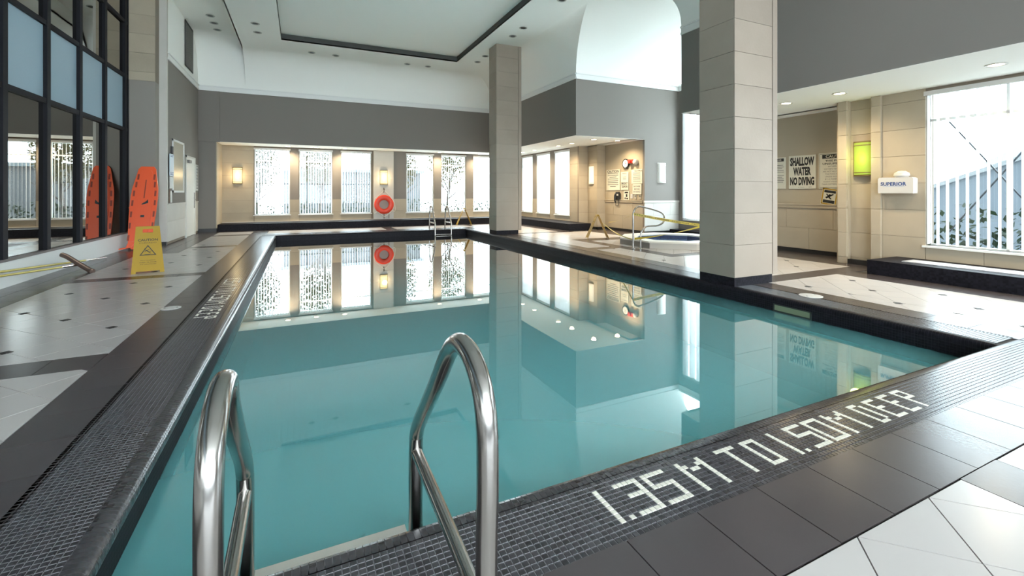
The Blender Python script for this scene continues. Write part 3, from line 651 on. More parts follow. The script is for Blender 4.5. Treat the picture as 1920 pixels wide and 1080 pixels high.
# ------------------------------------------------------------------ lamps
def downlight(x, y, z, on, label, group):
    t = thing('recessed_light', (x, y, z), label, 'light', group)
    obj('trim_ring', G().lathe([(.085, -.001), (.125, -.001), (.13, -.008), (.12, -.016), (.09, -.012), (.085, -.001)], (x, y, z), seg=24), WPLAST if on else mat('ring_grey', (.45, .45, .42), .5), t)
    if on:
        obj('lens', G().lathe([(.0, -.006), (.088, -.006), (.088, -.002), (0, -.002)], (x, y, z), seg=20), LAMPON, t)
        l = bpy.data.lights.new('spot', 'SPOT'); l.energy = SOFFIT_W * (.6 if y < 7 else 1); l.color = (1, .80, .52); l.spot_size = radians(150); l.spot_blend = .8; l.shadow_soft_size = .08
        lo = bpy.data.objects.new('bulb', l); COL.objects.link(lo); lo.parent = t; lo.location = (0, 0, -.03)
    else: obj('baffle', G().lathe([(.0, -.004), (.088, -.004), (.088, -.001), (0, -.001)], (x, y, z), seg=20), BLACK, t)
for i, y in enumerate((19.46, 18.25, 16.14, 15.12, 13.65)):
    downlight(9.65, y, ZS, True, ['lit soffit downlight deepest in the far right corner', 'lit soffit downlight second from the far right corner', 'lit soffit downlight over the right narrow windows', 'lit soffit downlight left of the big bright pair', 'left of the two biggest soffit downlights, before the notice wall'][i], 'lit downlights in the far right soffit')
downlight(10.67, 13.6, ZS, True, 'right of the two biggest soffit downlights, above the notices', 'lit downlights in the far right soffit')
for i, y in enumerate((6.36, 5.29, 3.1, 1.2)):
    downlight(9.5, y, ZS, True, ['lit downlight beside the near column top right', 'lit downlight between near column and right window', 'large lit downlight above the wide right window', 'lit downlight above the camera side'][i], 'lit downlights in the near right soffit')
for i, x in enumerate((-.46, .63, 1.77, 6.05, 8.1)):
    downlight(x, 21.15, ZS, True, [f'lit downlight above the {n_} far window' for n_ in ('first', 'second', 'third', 'fifth')][i] if i < 4 else 'lit downlight by the far column above the sixth window', 'lit downlights in the far soffit')
ul = ['upper of the pair left of the ceiling tray', 'lower of the pair left of the ceiling tray', 'leftmost of the four along the far tray edge', 'second from left along the far tray edge', 'third from left along the far tray edge', 'rightmost of the four along the far tray edge',
      'just left of the far column, lower one', 'just left of the far column, upper one', 'lower of the two above the far column', 'upper of the two above the far column', 'at the top edge of the view, above the arch']
for (x, y), lb in zip([(-1.28, 16.27), (-1.28, 17.14), (.39, 18.75), (1.24, 18.75), (4.0, 18.75), (4.86, 18.75), (6.51, 17.24), (6.51, 16.38), (6.52, 13.9), (6.5, 13.06), (6.52, 10.72)], ul):
    downlight(x, y, ZC, False, 'unlit dark downlight, ' + lb, 'unlit ceiling downlights')
for y, lb in ((17.5, 'top'), (18.2, 'middle'), (18.9, 'bottom')): downlight(-2.65, y, ZL, False, f'unlit dark downlight, {lb} of three beside the wall vent', 'unlit downlights over the left wall')

def sconce(cx, cy, z0, z1, w, facing_, shade, label, bright=0, col=(1, .75, .4)):
    """half-round shade; facing_: 'y-' or 'x-'"""
    t = thing('wall_sconce', (cx, cy, z0), label, 'wall lamp')
    def half(r, za, zb, off=0):
        n = 12; pts = [(-r * cos(pi * k / n), -r * .55 * sin(pi * k / n) - off) for k in range(n + 1)]
        if facing_ == 'x-': pts = [(b, -a) for a, b in pts]
        return G().prism([(cx + a, cy + b) for a, b in pts], za, zb)
    h = z1 - z0; obj('shade', half(w / 2, z0 + .03, z1 - .03), shade, t)
    for k in (0, .09, .86, .95): 
        obj('band', half(w / 2 + .012, z0 + h * k, z0 + h * k + .018), BRASS if bright else SHADEOFF, t)
    if facing_ == 'y-': obj('back_plate', G().box(cx - w / 2 - .015, cx + w / 2 + .015, cy - .005, cy + .02, z0, z1), BRASS if bright else SHADEOFF, t)
    else: obj('back_plate', G().box(cx - .005, cx + .02, cy - w / 2 - .015, cy + w / 2 + .015, z0, z1), BRASS if bright else SHADEOFF, t)
    if bright:
        l = bpy.data.lights.new('glow', 'POINT'); l.energy = bright; l.color = col; l.shadow_soft_size = .1
        lo = bpy.data.objects.new('bulb', l); COL.objects.link(lo); lo.parent = t
        lo.location = (0, -.25, h / 2) if facing_ == 'y-' else (-.25, 0, h / 2)
sconce(-2.33, YF, 1.86, 2.54, .33, 'y-', SHADEON, 'lit glowing wall sconce left of the first far window', 7)
sconce(3.5, YF - .1, 1.86, 2.54, .33, 'y-', SHADEON, 'lit glowing wall sconce above the life ring', 7)
sconce(10.95, 15.65, 1.85, 2.59, .30, 'x-', SHADEOFF, 'unlit white sconce left of the paper notices')
sconce(12.15, BY1, 1.86, 2.60, .36, 'y-', SHADEOFF, 'unlit white sconce on the blue-grey bay wall')
sconce(XR + .09, 5.44, 1.84, 2.57, .34, 'x-', SHADEG, 'lime yellow glowing sconce between stone pilasters', 3, (.85, .95, .2))

# ------------------------------------------------------------------ ladders
def rail_pts(prof, x): return [(x, y, z) for y, z in prof]
RP = [(1.27, -.0), (1.25, .4), (1.24, .63), (1.245, .80), (1.28, .90), (1.36, .965), (1.46, .985), (1.54, .965), (1.63, .90), (1.8, .72), (2.08, .44), (2.15, .34), (2.16, .22), (2.16, -.9)]
def near_ladder():
    t = thing('pool_ladder', (.15, 1.7, 0), 'polished steel pool ladder with two arched rails in the foreground', 'ladder')
    for x, dx in ((.5, 0), (-.205, .09)):
        pts = [(x, y + (dx if y < 1.6 else dx * .3 if y < 1.9 else 0), z - (.045 if dx else 0) * (z > .5)) for y, z in RP]
        pts[0] = (x, pts[1][1], 0)
        r = obj('rail', G().tube(smooth_path(pts[:12], 6) + [np.array(pts[12]), np.array(pts[13])], .033, 20), STEEL, t)
        obj('brace', G().tube([(x, 2.15, .27), (x, 1.62 + dx, .255), (x, 1.27 + dx, .24)], .026, 18), STEEL, r)
        obj('base_flange', G().lathe([(.0, .0), (.07, .0), (.07, .012), (.04, .03), (0, .03)], (x, pts[0][1], 0), seg=24), STEEL, r)
    for z in (-.17, -.45, -.75): obj('tread', G().box(-.18, .475, 2.155, 2.29, z - .02, z + .005), TUBRIM, t)
near_ladder()
def far_ladder():
    t = thing('pool_ladder', (5.2, 17.9, 0), 'distant steel pool ladder at the far pool edge beside the yellow sign', 'ladder')
    for x in (4.88, 5.55):
        pts = [(x, 18.6, 0), (x, 18.55, .5), (x, 18.5, .78), (x, 18.36, .93), (x, 18.2, .9), (x, 18.05, .72), (x, 17.78, .36), (x, 17.7, .2), (x, 17.7, -.9)]
        r = obj('rail', G().tube(smooth_path(pts[:8], 5) + [np.array(pts[8])], .028, 12), STEEL, t)
        obj('brace', G().tube([(x, 17.72, .27), (x, 18.58, .27)], .025, 10), STEEL, r)
        obj('base_flange', G().lathe([(0, 0), (.07, 0), (.05, .025), (0, .025)], (x, 18.6, 0), seg=14), STEEL, r)
    for z in (-.17, -.5): obj('tread', G().box(4.9, 5.53, 17.62, 17.76, z - .02, z + .01), STEEL, t)
far_ladder()

# ------------------------------------------------------------------ skimmer lids, skimmer mouth
def disc(x, y, r, label):
    t = thing('skimmer_lid', (x, y, 0), label, 'lid')
    obj('cover', G().lathe([(0, .0), (r, .0), (r, .004), (r - .01, .006), (0, .006)], (x, y, 0), seg=32), WPLAST, t)
    for s in (-1, 1): obj('finger_hole', G().lathe([(0, .0055), (.012, .0055), (.012, .007), (0, .007)], (x + s * r * .6, y, 0), seg=10), BLACK, t)
disc(6.72, 4.13, .15, 'round white skimmer lid set in the deck beside the near column'); disc(-1.52, 7.2, .11, 'small white round lid at the left dark border')
sk = thing('pool_skimmer', (PX1, 4.07, -.15), 'pale rectangular skimmer opening in the right pool wall', 'skimmer')
obj('frame', G().box(PX1 - .008, PX1 - .0, 3.8, 4.34, -.21, -.19).box(PX1 - .008, PX1, 3.8, 4.34, -.115, -.1).box(PX1 - .008, PX1, 3.8, 3.82, -.19, -.1).box(PX1 - .008, PX1, 4.32, 4.34, -.19, -.1), mat('dark_frame', (.03, .035, .03), .5), sk)
obj('flap', G().box(PX1 - .005, PX1, 3.82, 4.32, -.2, -.11), mat('olive_flap', (.22, .26, .16), .4), sk)

# ------------------------------------------------------------------ hot tub
ht = thing('hot_tub', (9.92, 10.07, 0), 'octagonal in-ground hot tub with cream rim and blue tiled inside', 'hot tub')
def octa(R): return [(9.92 + R * cos(pi / 8 + pi / 4 * k) / cos(pi / 8), 10.07 + R * sin(pi / 8 + pi / 4 * k) / cos(pi / 8)) for k in range(8)]
def ring(R0, R1, z0, z1):
    a, b = octa(R1), octa(R0); g = G(); n = 8
    g.v = [(x, y, z0) for x, y in a] + [(x, y, z1) for x, y in a] + [(x, y, z0) for x, y in b] + [(x, y, z1) for x, y in b]
    g.v = [tuple(map(float, p)) for p in g.v]
    for k in range(n):
        j = (k + 1) % n; g.f += [(k, j, n + j, n + k), (n + k, n + j, 3 * n + j, 3 * n + k), (2 * n + j, 2 * n + k, 3 * n + k, 3 * n + j)]
    return g
obj('curb', ring(1.12, 1.43, 0, .15), STONEW, ht); obj('rim', ring(1.0, 1.45, .15, .19), TUBRIM, ht)
dk = G().box(8.475, 8.49, 9.45, 10.68, 0, .145); obj('grey_step_face', dk, mat('taupe_tile', (.24, .21, .19), .4), ht)
obj('inner_wall', ring(1.0, 1.02, -.011, .15), BLUET, ht); obj('basin_water', G().prism(octa(1.0), .0, .05), mat('tub_water', (.05, .10, .2), .05), ht)

# handrail at the tub
hr = thing('tub_handrail', (8.12, 9.58, 0), 'looped steel handrail standing before the hot tub', 'handrail')
pts = [(8.04, 0), (8.04, .5), (8.04, .88), (8.08, 1.03), (8.17, 1.11), (8.28, 1.12), (8.62, 1.06), (8.93, .98), (9.08, .90), (9.13, .78), (9.06, .66), (8.87, .595), (8.6, .59), (8.45, .565), (8.34, .47), (8.3, .36), (8.29, .2), (8.29, 0)]
obj('rail_tube', G().tube(smooth_path([(x, 9.58, z) for x, z in pts], 4), .024, 12), STEEL, hr)
for x in (8.04, 8.29): obj('base_flange', G().lathe([(0, 0), (.06, 0), (.045, .02), (0, .02)], (x, 9.58, 0), seg=14), STEEL, hr)

# ------------------------------------------------------------------ yellow A-frame signs
def aframe(x, y, ang, h, spread, w, label, text_face=False):
    t = thing('floor_sign', (x, y, 0), label, 'floor sign')
    for s in (-1, 1):
        g = G(); sl = .02; hw0, hw1 = w / 2, w * .36
        zt = h; e = spread / 2
        def P(u, v, o): # u across, v 0..1 up, o thickness
            ww = hw0 + (hw1 - hw0) * v; return (u * ww, s * (e * (1 - v) + .012) + o * s * .012, v * zt)
        def slab(us, vs):
            a = [P(us[0], vs[0], 0), P(us[1], vs[0], 0), P(us[1], vs[1], 0), P(us[0], vs[1], 0), P(us[0], vs[0], 1), P(us[1], vs[0], 1), P(us[1], vs[1], 1), P(us[0], vs[1], 1)]
            g.add(a, [(0, 3, 2, 1), (4, 5, 6, 7), (0, 1, 5, 4), (1, 2, 6, 5), (2, 3, 7, 6), (3, 0, 4, 7)])
        slab((-1, 1), (.04, .86)); slab((-1, -.42), (.86, .94)); slab((.42, 1), (.86, .94)); slab((-1, 1), (.94, 1)); slab((-1, -.72), (0, .04)); slab((.72, 1), (0, .04))
        g.rotz(ang).xf(lambda a, b, c: (a + x, b + y, c)); pn = obj('panel', g, YELLOW, t)
        lt = merge(text('CAUTION', 0, .62, .30 * w / .5, .045, .02), text('CUIDADO', 0, .565, .26 * w / .5, .022), text('PISO MOJADO', 0, .235, .22 * w / .5, .02), text('WET FLOOR', 0, .20, .26 * w / .5, .02), text('ATTENTION', 0, .165, .24 * w / .5, .016))
        # warning triangle with a slipping figure
        T = G(); c = .40; r = .125
        tri = [(0, c + r), (-r * 1.0, c - r * .55), (r * 1.0, c - r * .55)]
        for i in range(3):
            (ax_, ay), (bx_, by) = tri[i], tri[(i + 1) % 3]; k = .8
            T.quad((ax_, ay, 0), (bx_, by, 0), (bx_ * k, c + (by - c) * k, 0), (ax_ * k, c + (ay - c) * k, 0))
        for (a0, b0, a1, b1, wd) in ((-.03, .03, .015, -.01, .014), (.015, -.01, .05, .01, .009), (.015, -.01, .045, -.035, .009), (-.03, .03, -.045, -.005, .008), (-.02, .022, .02, .035, .008), (-.05, -.052, .03, -.052, .006)):
            n_ = np.array((b1 - b0, a0 - a1)); n_ = n_ / np.linalg.norm(n_) * wd / 2
            T.quad((a0 + n_[0], c + b0 + n_[1], 0), (a0 - n_[0], c + b0 - n_[1], 0), (a1 - n_[0], c + b1 - n_[1], 0), (a1 + n_[0], c + b1 + n_[1], 0))
        T.add([(-.042 + .012 * cos(k * pi / 4), c + .052 + .012 * sin(k * pi / 4), 0) for k in range(8)], [tuple(range(8))])
        L = merge(lt, T); f = 1 / .86 * h / 1
        def mp(a, b, c_): v = b / .86 * .98; return (a * s * -1 * 1.0, s * (e * (1 - v) + .012) + s * .0135, v * zt)
        L.xf(mp).rotz(ang).xf(lambda a, b, c: (a + x, b + y, c)); obj('print', L, INK, pn)
    obj('hinge', G().box(-w * .36, w * .36, -.03, .03, h - .05, h - .02).rotz(ang).xf(lambda a, b, c: (a + x, b + y, c)), YELLOW, t)
# the panel facing the camera carries the print
aframe(-2.62, 10.72, radians(14), .86, .36, .49, 'yellow wet floor caution sign standing before the orange rescue board')
aframe(8.82, 12.28, radians(65), .78, .66, .42, 'yellow folding sign standing on the deck before the hot tub')
aframe(6.85, 19.9, radians(80), .78, .66, .42, 'small distant yellow folding sign right of the far ladder')

# ------------------------------------------------------------------ caution tape
tp = thing('caution_tape', (8.1, 9.55, .9), 'yellow caution tape strung from the tub handrail to the right', 'tape')
def ribbon(p0, p1, wd, sag, tilt=0, n=24, tw=0):
    g = G(); P0, P1 = np.array(p0, float), np.array(p1, float); d = P1 - P0; d /= np.linalg.norm(d); pts = []
    side = np.cross(d, (0, 0, 1)); side /= np.linalg.norm(side); vs = []
    for i in range(n + 1):
        t = i / n; c = P0 + (P1 - P0) * t - np.array((0, 0, sag * 4 * t * (1 - t))); a = tilt + tw * t
        w = np.array((0, 0, 1)) * cos(a) + side * sin(a); vs += [c - w * wd / 2, c + w * wd / 2]
    g.add(vs, [(2 * i, 2 * i + 2, 2 * i + 3, 2 * i + 1) for i in range(n)]); return g
A0 = (8.03, 9.55, .93); A1 = (9.9, 8.85, .60)
obj('strip', ribbon(A0, A1, .07, .02), TAPE, tp); obj('strip', ribbon((8.06, 9.55, .27), (9.9, 8.87, .62), .06, .05, .3, tw=2.2), TAPE, tp)
obj('strip', ribbon((8.82, 12.28, .70), (8.04, 9.62, .25), .03, .12, .4, tw=3), TAPE, tp); obj('strip', ribbon((8.03, 9.6, .93), (9.9, 13.1, .45), .05, .05, 1.2), TAPE, tp)
L = text('ATTENTION . CAUTION . ATTENTION . CAUTION', .5, 0, .98, 1.0, .015)
def onto(a, b, c):
    P0, P1 = np.array(A0), np.array(A1); d = (P1 - P0); nn = np.cross((0, 0, 1), d); nn /= np.linalg.norm(nn)
    p = P0 + d * a - np.array((0, 0, .02 * 4 * a * (1 - a))) + np.array((0, 0, b * .036)) - nn * .003; return tuple(p)
L2 = G().add(L.v, L.f).xf(onto); obj('lettering', L2, INK, tp)
def onto2(a, b, c):
    P0, P1 = np.array(A0), np.array(A1); d = (P1 - P0); nn = np.cross((0, 0, 1), d); nn /= np.linalg.norm(nn)
    p = P0 + d * a - np.array((0, 0, .02 * 4 * a * (1 - a))) + np.array((0, 0, b * .036)) + nn * .003; return tuple(p)
obj('support_stake', G().tube([(9.9, 8.86, .0), (9.9, 8.86, .68)], .015, 8), YELLOW, tp)

# ------------------------------------------------------------------ spine board
sb = thing('rescue_board', (-3.72, 15.1, 0), 'orange plastic rescue spine board leaning upright against the left pier', 'rescue board')
out = [(-.13, 0), (.13, 0), (.20, .10), (.23, .45), (.25, .95), (.255, 1.35), (.245, 1.6), (.20, 1.9), (.165, 2.15), (.12, 2.22), (-.12, 2.22), (-.165, 2.15), (-.20, 1.9), (-.245, 1.6), (-.255, 1.35), (-.25, .95), (-.23, .45), (-.20, .10)]
def lean(a, b, c): return (-3.80 + a * 1.12 + (b - 1.1) * .03, 14.9 + b * .235 + c + a * .1, .02 + b * .985)
def slab(poly, c0, c1):
    n = len(poly); return G().add([(x, z, c0) for x, z in poly] + [(x, z, c1) for x, z in poly], [tuple(range(n)), tuple(range(n, 2 * n))[::-1]] + [(i, n + i, n + (i + 1) % n, (i + 1) % n) for i in range(n)])
obj('board', slab(out, -.025, .02).xf(lean), ORANGE, sb)
inn = [(x * .66, .12 + z * .9) for x, z in out]; obj('raised_panel', slab(inn, -.04, -.024).xf(lean), ORANGE, sb)
for s in (-1, 1):
    for zz in (.3, .62, .92, 1.22, 1.48, 1.72, 1.93):
        w = .21 - max(0, zz - 1.4) * .11
        obj('hand_hole', slab([(s * w - .018, zz - .075), (s * w + .018, zz - .075), (s * w + .018, zz + .075), (s * w - .018, zz + .075)], -.028, -.024).xf(lean), ORANGED, sb)
obj('centre_slot', slab([(-.01, 1.35), (.01, 1.35), (.014, 1.85), (-.006, 1.85)], -.044, -.039).xf(lean), ORANGED, sb)
obj('strap', slab([(-.03, 1.17), (.09, 1.22), (.08, 1.32), (.05, 1.27), (-.03, 1.2)], -.05, -.039).xf(lean), BLACK, sb); obj('strap', slab([(-.03, .84), (.04, .84), (.04, .9), (-.03, .9)], -.05, -.039).xf(lean), BLACK, sb)
obj('cross_strap', slab([(-.26, 1.08), (.26, 1.13), (.26, 1.16), (-.26, 1.11)], -.047, -.039).xf(lean), ORANGE, sb)
obj('folded_strap', slab([(-.36, -.0), (-.1, .06), (-.06, .22), (-.18, .2), (-.22, .06), (-.34, .04)], -.11, -.04).xf(lean), ORANGE, sb)

# ------------------------------------------------------------------ poles and squeegee
p1 = thing('cleaning_pole', (-4, 13, 0), 'yellow cleaning pole lying along the white curb, farther one', 'pole')
pa, pb = np.array((-3.98, 13.2, .025)), np.array((-4.18, 7.6, .44))
obj('tube', G().tube([pa + (pb - pa) * .18, pb], .018, 12), POLEY, p1); obj('silver_tip', G().tube([pa, pa + (pb - pa) * .18], .014, 12), CHROME, p1)
p2 = thing('pool_squeegee', (-3.8, 11.2, 0), 'yellow pole with a brown curved rubber squeegee head lying on the left deck', 'squeegee')
pa, pb = np.array((-3.83, 11.25, .13)), np.array((-4.13, 6.9, .44))
obj('handle', G().tube([pa + (pb - pa) * .1, pb], .018, 12), POLEY, p2); obj('socket', G().tube([pa, pa + (pb - pa) * .12], .022, 12), CHROME, p2)
hd = smooth_path([(-4.13, 11.5, .31), (-4.02, 11.42, .27), (-3.8, 11.25, .15), (-3.6, 11.1, .045), (-3.52, 11.0, .03)], 6)
obj('head', G().tube(hd, .045, 10), FOAM, p2); obj('head_strip', G().tube([h + np.array((0, -.02, .03)) for h in hd], .012, 8), mat('tan_strip', (.45, .30, .22), .6), p2)

# ------------------------------------------------------------------ left wall things
nb = thing('notice_board', (XL, 17.07, 1.5), 'white framed speckled glass board on the left wall', 'board')
y0, y1, z0, z1 = 16.46, 17.9, 1.5, 3.1
obj('frame', G().box(XL, XL + .03, y0, y0 + .06, z0, z1).box(XL, XL + .03, y1 - .06, y1, z0, z1).box(XL, XL + .03, y0, y1, z0, z0 + .06).box(XL, XL + .03, y0, y1, z1 - .06, z1), TRIMW, nb)
obj('glass', G().box(XL, XL + .012, y0 + .05, y1 - .05, z0 + .05, z1 - .05), SPECK, nb)
d1 = thing('door_1', (XL, 18.9, 0), 'cream metal door on the left wall near the far corner', 'door', kind='structure'); del d1['category']
obj('leaf', G().box(XL - .02, XL + .012, 18.27, 19.58, .01, 2.68), DOORM, d1); obj('jamb', G().box(XL - .02, XL + .03, 18.2, 18.27, 0, 2.74).box(XL - .02, XL + .03, 19.58, 19.65, 0, 2.74).box(XL - .02, XL + .03, 18.2, 19.65, 2.68, 2.74), DOORM, d1)
obj('lock_plate', G().box(XL + .012, XL + .03, 19.44, 19.53, .95, 1.5), STEEL, d1); obj('lever', G().tube([(XL + .02, 19.48, 1.25), (XL + .08, 19.48, 1.25), (XL + .08, 19.3, 1.25)], .014, 10), STEEL, d1)
obj('closer', G().box(XL + .012, XL + .08, 18.4, 18.75, 2.5, 2.6), mat('closer_grey', (.2, .19, .18), .5), d1)
vt = thing('air_vent', (XL, 18.7, 5.8), 'tall dark air vent high on the left wall', 'vent')
obj('frame', G().box(XL, XL + .02, 18.1, 19.3, 5.7, 5.74).box(XL, XL + .02, 18.1, 19.3, 7.18, 7.22).box(XL, XL + .02, 18.1, 18.14, 5.7, 7.22).box(XL, XL + .02, 19.26, 19.3, 5.7, 7.22), DARKREV, vt)
obj('backing', G().box(XL, XL + .004, 18.12, 19.28, 5.72, 7.2), DARKREV, vt)
for k in range(28): piece('slat', XL + .004, XL + .018, 18.14, 19.26, 5.76 + k * .05, 5.76 + k * .05 + .03, mat('vent_slat', (.16, .16, .14), .6), vt)
sg = thing('wall_sign', (XL, 20.0, 1.57), 'narrow white sign with rows of dark marks right of the door', 'sign')
obj('panel', G().box(XL, XL + .012, 19.8, 20.22, 1.57, 2.52), PAPERW, sg)
g = G(); g2 = G()
for k in range(8): 
    zc_ = 1.64 + k * .115; g.box(XL + .012, XL + .014, 19.88, 20.16, zc_, zc_ + .022); g2.lathe([(0, .012), (.05, .012), (.05, .014), (0, .014)], (XL, 20.0, zc_ + .055), 'x', 12)
obj('print', g, INKG, sg); obj('symbols', g2, INKG, sg)
rl = thing('notice_roll', (XL, 16.1, 1.75), 'pale blue laminated notice hanging beside the board', 'notice')
obj('sheet', G().box(XL + .04, XL + .055, 15.98, 16.42, 1.98, 2.62), mat('blue_paper', (.62, .70, .80), .5), rl)
g = G()
for k, w in ((2.58, .36), (2.54, .3), (2.08, .38), (2.04, .34), (2.01, .36)): g.box(XL + .055, XL + .057, 16.2 - w / 2, 16.2 + w / 2, k, k + .016)
obj('print', g, NAVY, rl); obj('clip', G().box(XL, XL + .05, 16.3, 16.42, 2.62, 2.86), BLACK, rl)
pp = thing('paper_sheet', (XL, 16.3, 1.4), 'white paper sheets hanging under the blue notice', 'paper')
obj('sheet', G().box(XL + .02, XL + .026, 16.08, 16.43, 1.62, 1.96), PAPERW, pp); obj('lower_sheet', G().box(XL + .012, XL + .018, 16.2, 16.4, 1.2, 1.55), PAPERW, pp); obj('holder', G().box(XL, XL + .02, 16.08, 16.19, 1.2, 1.6), mat('brown_holder', (.12, .07, .04), .6), pp)

# ------------------------------------------------------------------ life ring
lr = thing('life_ring', (3.5, YF - .2, .95), 'red orange life ring with white rope hanging under the far sconce', 'life ring')
n = 32; vs = []; g = G()
for i in range(n):
    a = 2 * pi * i / n
    for k in range(12):
        b = 2 * pi * k / 12; r = .325 + .115 * cos(b); vs.append((3.5 + r * cos(a), YF - .17 + .055 * sin(b), .95 + r * sin(a)))
g.add(vs, [(i * 12 + k, ((i + 1) % n) * 12 + k, ((i + 1) % n) * 12 + (k + 1) % 12, i * 12 + (k + 1) % 12) for i in range(n) for k in range(12)])
obj('ring', g, mat('ring_red', (.75, .05, .015), .4), lr)
obj('centre_plate', G().lathe([(0, 0), (.25, 0), (.25, .015), (0, .015)], (3.5, YF - .13, .95), 'y', 28), mat('dusty_plate', (.35, .26, .22), .5), lr)
ro = [(3.5, .1 + 1.5), (3.2, 1.33), (3.06, 1.18), (3.02, .7), (3.06, .56), (3.2, .62), (3.35, .5), (3.52, .4), (3.7, .52), (3.84, .66), (3.98, .64), (3.96, 1.0), (3.85, 1.2), (3.6, 1.5), (3.5, 1.6)]
obj('rope', G().tube(smooth_path([(x, YF - .24, z) for x, z in ro], 4), .012, 8), ROPE, lr)
obj('hook', G().tube([(3.5, YF - .1, 1.62), (3.5, YF - .25, 1.6), (3.5, YF - .25, 1.68)], .015, 8).box(3.48, 3.52, YF - .12, YF - .1, 1.5, 1.72), mat('dark_hook', (.12, .08, .05), .5), lr)
obj('stand_leg', G().box(3.49, 3.53, YF - .12, YF - .1, .3, .56).box(3.72, 3.75, YF - .12, YF - .1, .3, .6), mat('bracket_brown', (.22, .16, .11), .5), lr)

# ------------------------------------------------------------------ wall signs (on x = XA and others)
def onwall(g, yc_, zc_, x, tilt=0):      # local a to the right as seen from the room (= -y), b up
    ct, st = cos(tilt), sin(tilt)
    return g.xf(lambda a, b, c: (x - c, yc_ - (a * ct - b * st), zc_ + a * st + b * ct))
def rect(a0, a1, b0, b1, c=0): return G().quad((a0, b0, c), (a1, b0, c), (a1, b1, c), (a0, b1, c))
def bars(lines, w, h, th=.012):
    g = G()
    for b, f, o in lines: g = merge(g, rect((-w / 2) * f + o, (w / 2) * f + o, b * h, b * h + th))
    return g
def poster(name, label, y0, y1, z0, z1, parts, tilt=0, x=XA, paper=PAPER, border=False):
    yc_, zc_ = (y0 + y1) / 2, (z0 + z1) / 2; w, h = abs(y1 - y0), z1 - z0
    t = thing(name, (x, yc_, zc_), label, 'sign')
    b = G().box(-w / 2, w / 2, -h / 2, h / 2, 0, .012); obj('panel', onwall(b, yc_, zc_, x, tilt), paper, t)
    if border:
        k = .02; q = merge(rect(-w / 2 + k, w / 2 - k, h / 2 - k - .006, h / 2 - k), rect(-w / 2 + k, w / 2 - k, -h / 2 + k, -h / 2 + k + .006), rect(-w / 2 + k, -w / 2 + k + .006, -h / 2 + k, h / 2 - k), rect(w / 2 - k - .006, w / 2 - k, -h / 2 + k, h / 2 - k)).xf(lambda a, b, c: (a, b, .0135))
        obj('border', onwall(q, yc_, zc_, x, tilt), INK, t)
    for nm_, g_, m_, c in parts: obj(nm_, onwall(g_.xf(lambda a, b, z, c=c: (a, b, c)), yc_, zc_, x, tilt), m_, t)
    return t
w, h = .67, .83
poster('pool_sign', 'large SHALLOW WATER NO DIVING sign in tall black letters', 7.52, 6.85, 1.595, 2.425,
       [('lettering', merge(text('SHALLOW', 0, .265, .60, .22, .05), text('WATER', 0, .02, .44, .21, .05), text('NO DIVING', 0, -.225, .60, .21, .05)), INK, .0135), ('small_print', merge(text('MP  ME-GO', -.02, -.38, .15, .018), text('4071', .2, -.375, .08, .025)), INK, .0135)], border=False)
cy_ = [(.10, 'BATHERS UNDER'), (.04, 'SIXTEEN YEARS OF AGE'), (-.02, 'ARE NOT ALLOWED WITHIN'), (-.08, 'THE POOL ENCLOSURE'), (-.14, 'UNLESS ACCOMPANIED'), (-.20, 'BY A PARENT OR HIS'), (-.26, 'AGENT WHO IS NOT LESS'), (-.32, 'THAN SIXTEEN YEARS OF AGE')]
poster('pool_sign', 'CAUTION THIS POOL IS UNSUPERVISED sign partly hidden by the stone pilaster', 6.78, 5.98, 1.595, 2.44,
       [('black_band', rect(-.32, .32, .29, .385), INK, .0135), ('band_lettering', text('CAUTION', 0, .337, .48, .065, .02), PAPER, .0145),
        ('heading', merge(text('THIS POOL IS', 0, .235, .5, .045, .02), text('UNSUPERVISED', 0, .165, .62, .045, .02)), INK, .0135),
        ('small_print', merge(*[text(s_, 0, b_, min(.66, .028 * len(s_)), .03) for b_, s_ in cy_]), INKG, .0135)], border=True)
poster('pool_sign', 'white rules sign with a black heading, left of the SHALLOW WATER sign', 8.14, 7.6, 1.6, 2.41,
       [('heading', rect(-.2, .22, .3, .38), INK, .0135), ('band_lettering', text('POOL RULES', 0, .34, .3, .045, .02), PAPER, .0145),
        ('small_print', bars([(.3 - .055 * k, [.9, .8, .88, .7, .86][k % 5], 0) for k in range(1, 12) if k not in (6,)], .5, .8, .012), INKG, .0135)])
poster('small_sign', 'small tilted yellow no diving pictogram sign under the CAUTION sign', 6.72, 6.36, 1.2, 1.6,
       [('yellow_border', merge(rect(-.17, .17, .16, .19), rect(-.17, .17, -.19, -.16), rect(-.17, -.14, -.19, .19), rect(.14, .17, -.19, .19)), YELLOW, .0135),
        ('black_band', merge(rect(-.13, .13, .09, .15), rect(-.13, .13, -.15, -.08)), INK, .0135), ('pictogram', merge(G().quad((-.09, -.02, 0), (-.06, -.05, 0), (.1, .06, 0), (.07, .08, 0)), G().quad((-.08, .05, 0), (-.06, .07, 0), (.06, -.05, 0), (.03, -.06, 0)), rect(-.02, .03, .02, .06)), INK, .0135)], tilt=radians(-9))
poster('notice', 'largest CAUTION notice at the left of the notice wall', 15.15, 14.31, 1.59, 2.42,
       [('heading', text('CAUTION', 0, .335, .72, .10, .03), INK, .0135), ('small_print', bars([(.30 - .09 * k, [.92, .92, .6, .9, .9, .88, .92, .5][k], 0) for k in range(8)], .74, .83, .022), INKG, .0135)])
poster('notice', 'emergency telephone notice right of the large CAUTION notice', 14.24, 13.79, 1.6, 2.3,
       [('lettering', merge(text('EMERGENCY', 0, -.1, .38, .09, .03), text('TELEPHONE', 0, -.22, .36, .09, .03)), INK, .0135), ('small_print', bars([(.40, .7, 0), (.2, .5, 0), (.1, .55, 0)], .36, .7, .014), INKG, .0135)])
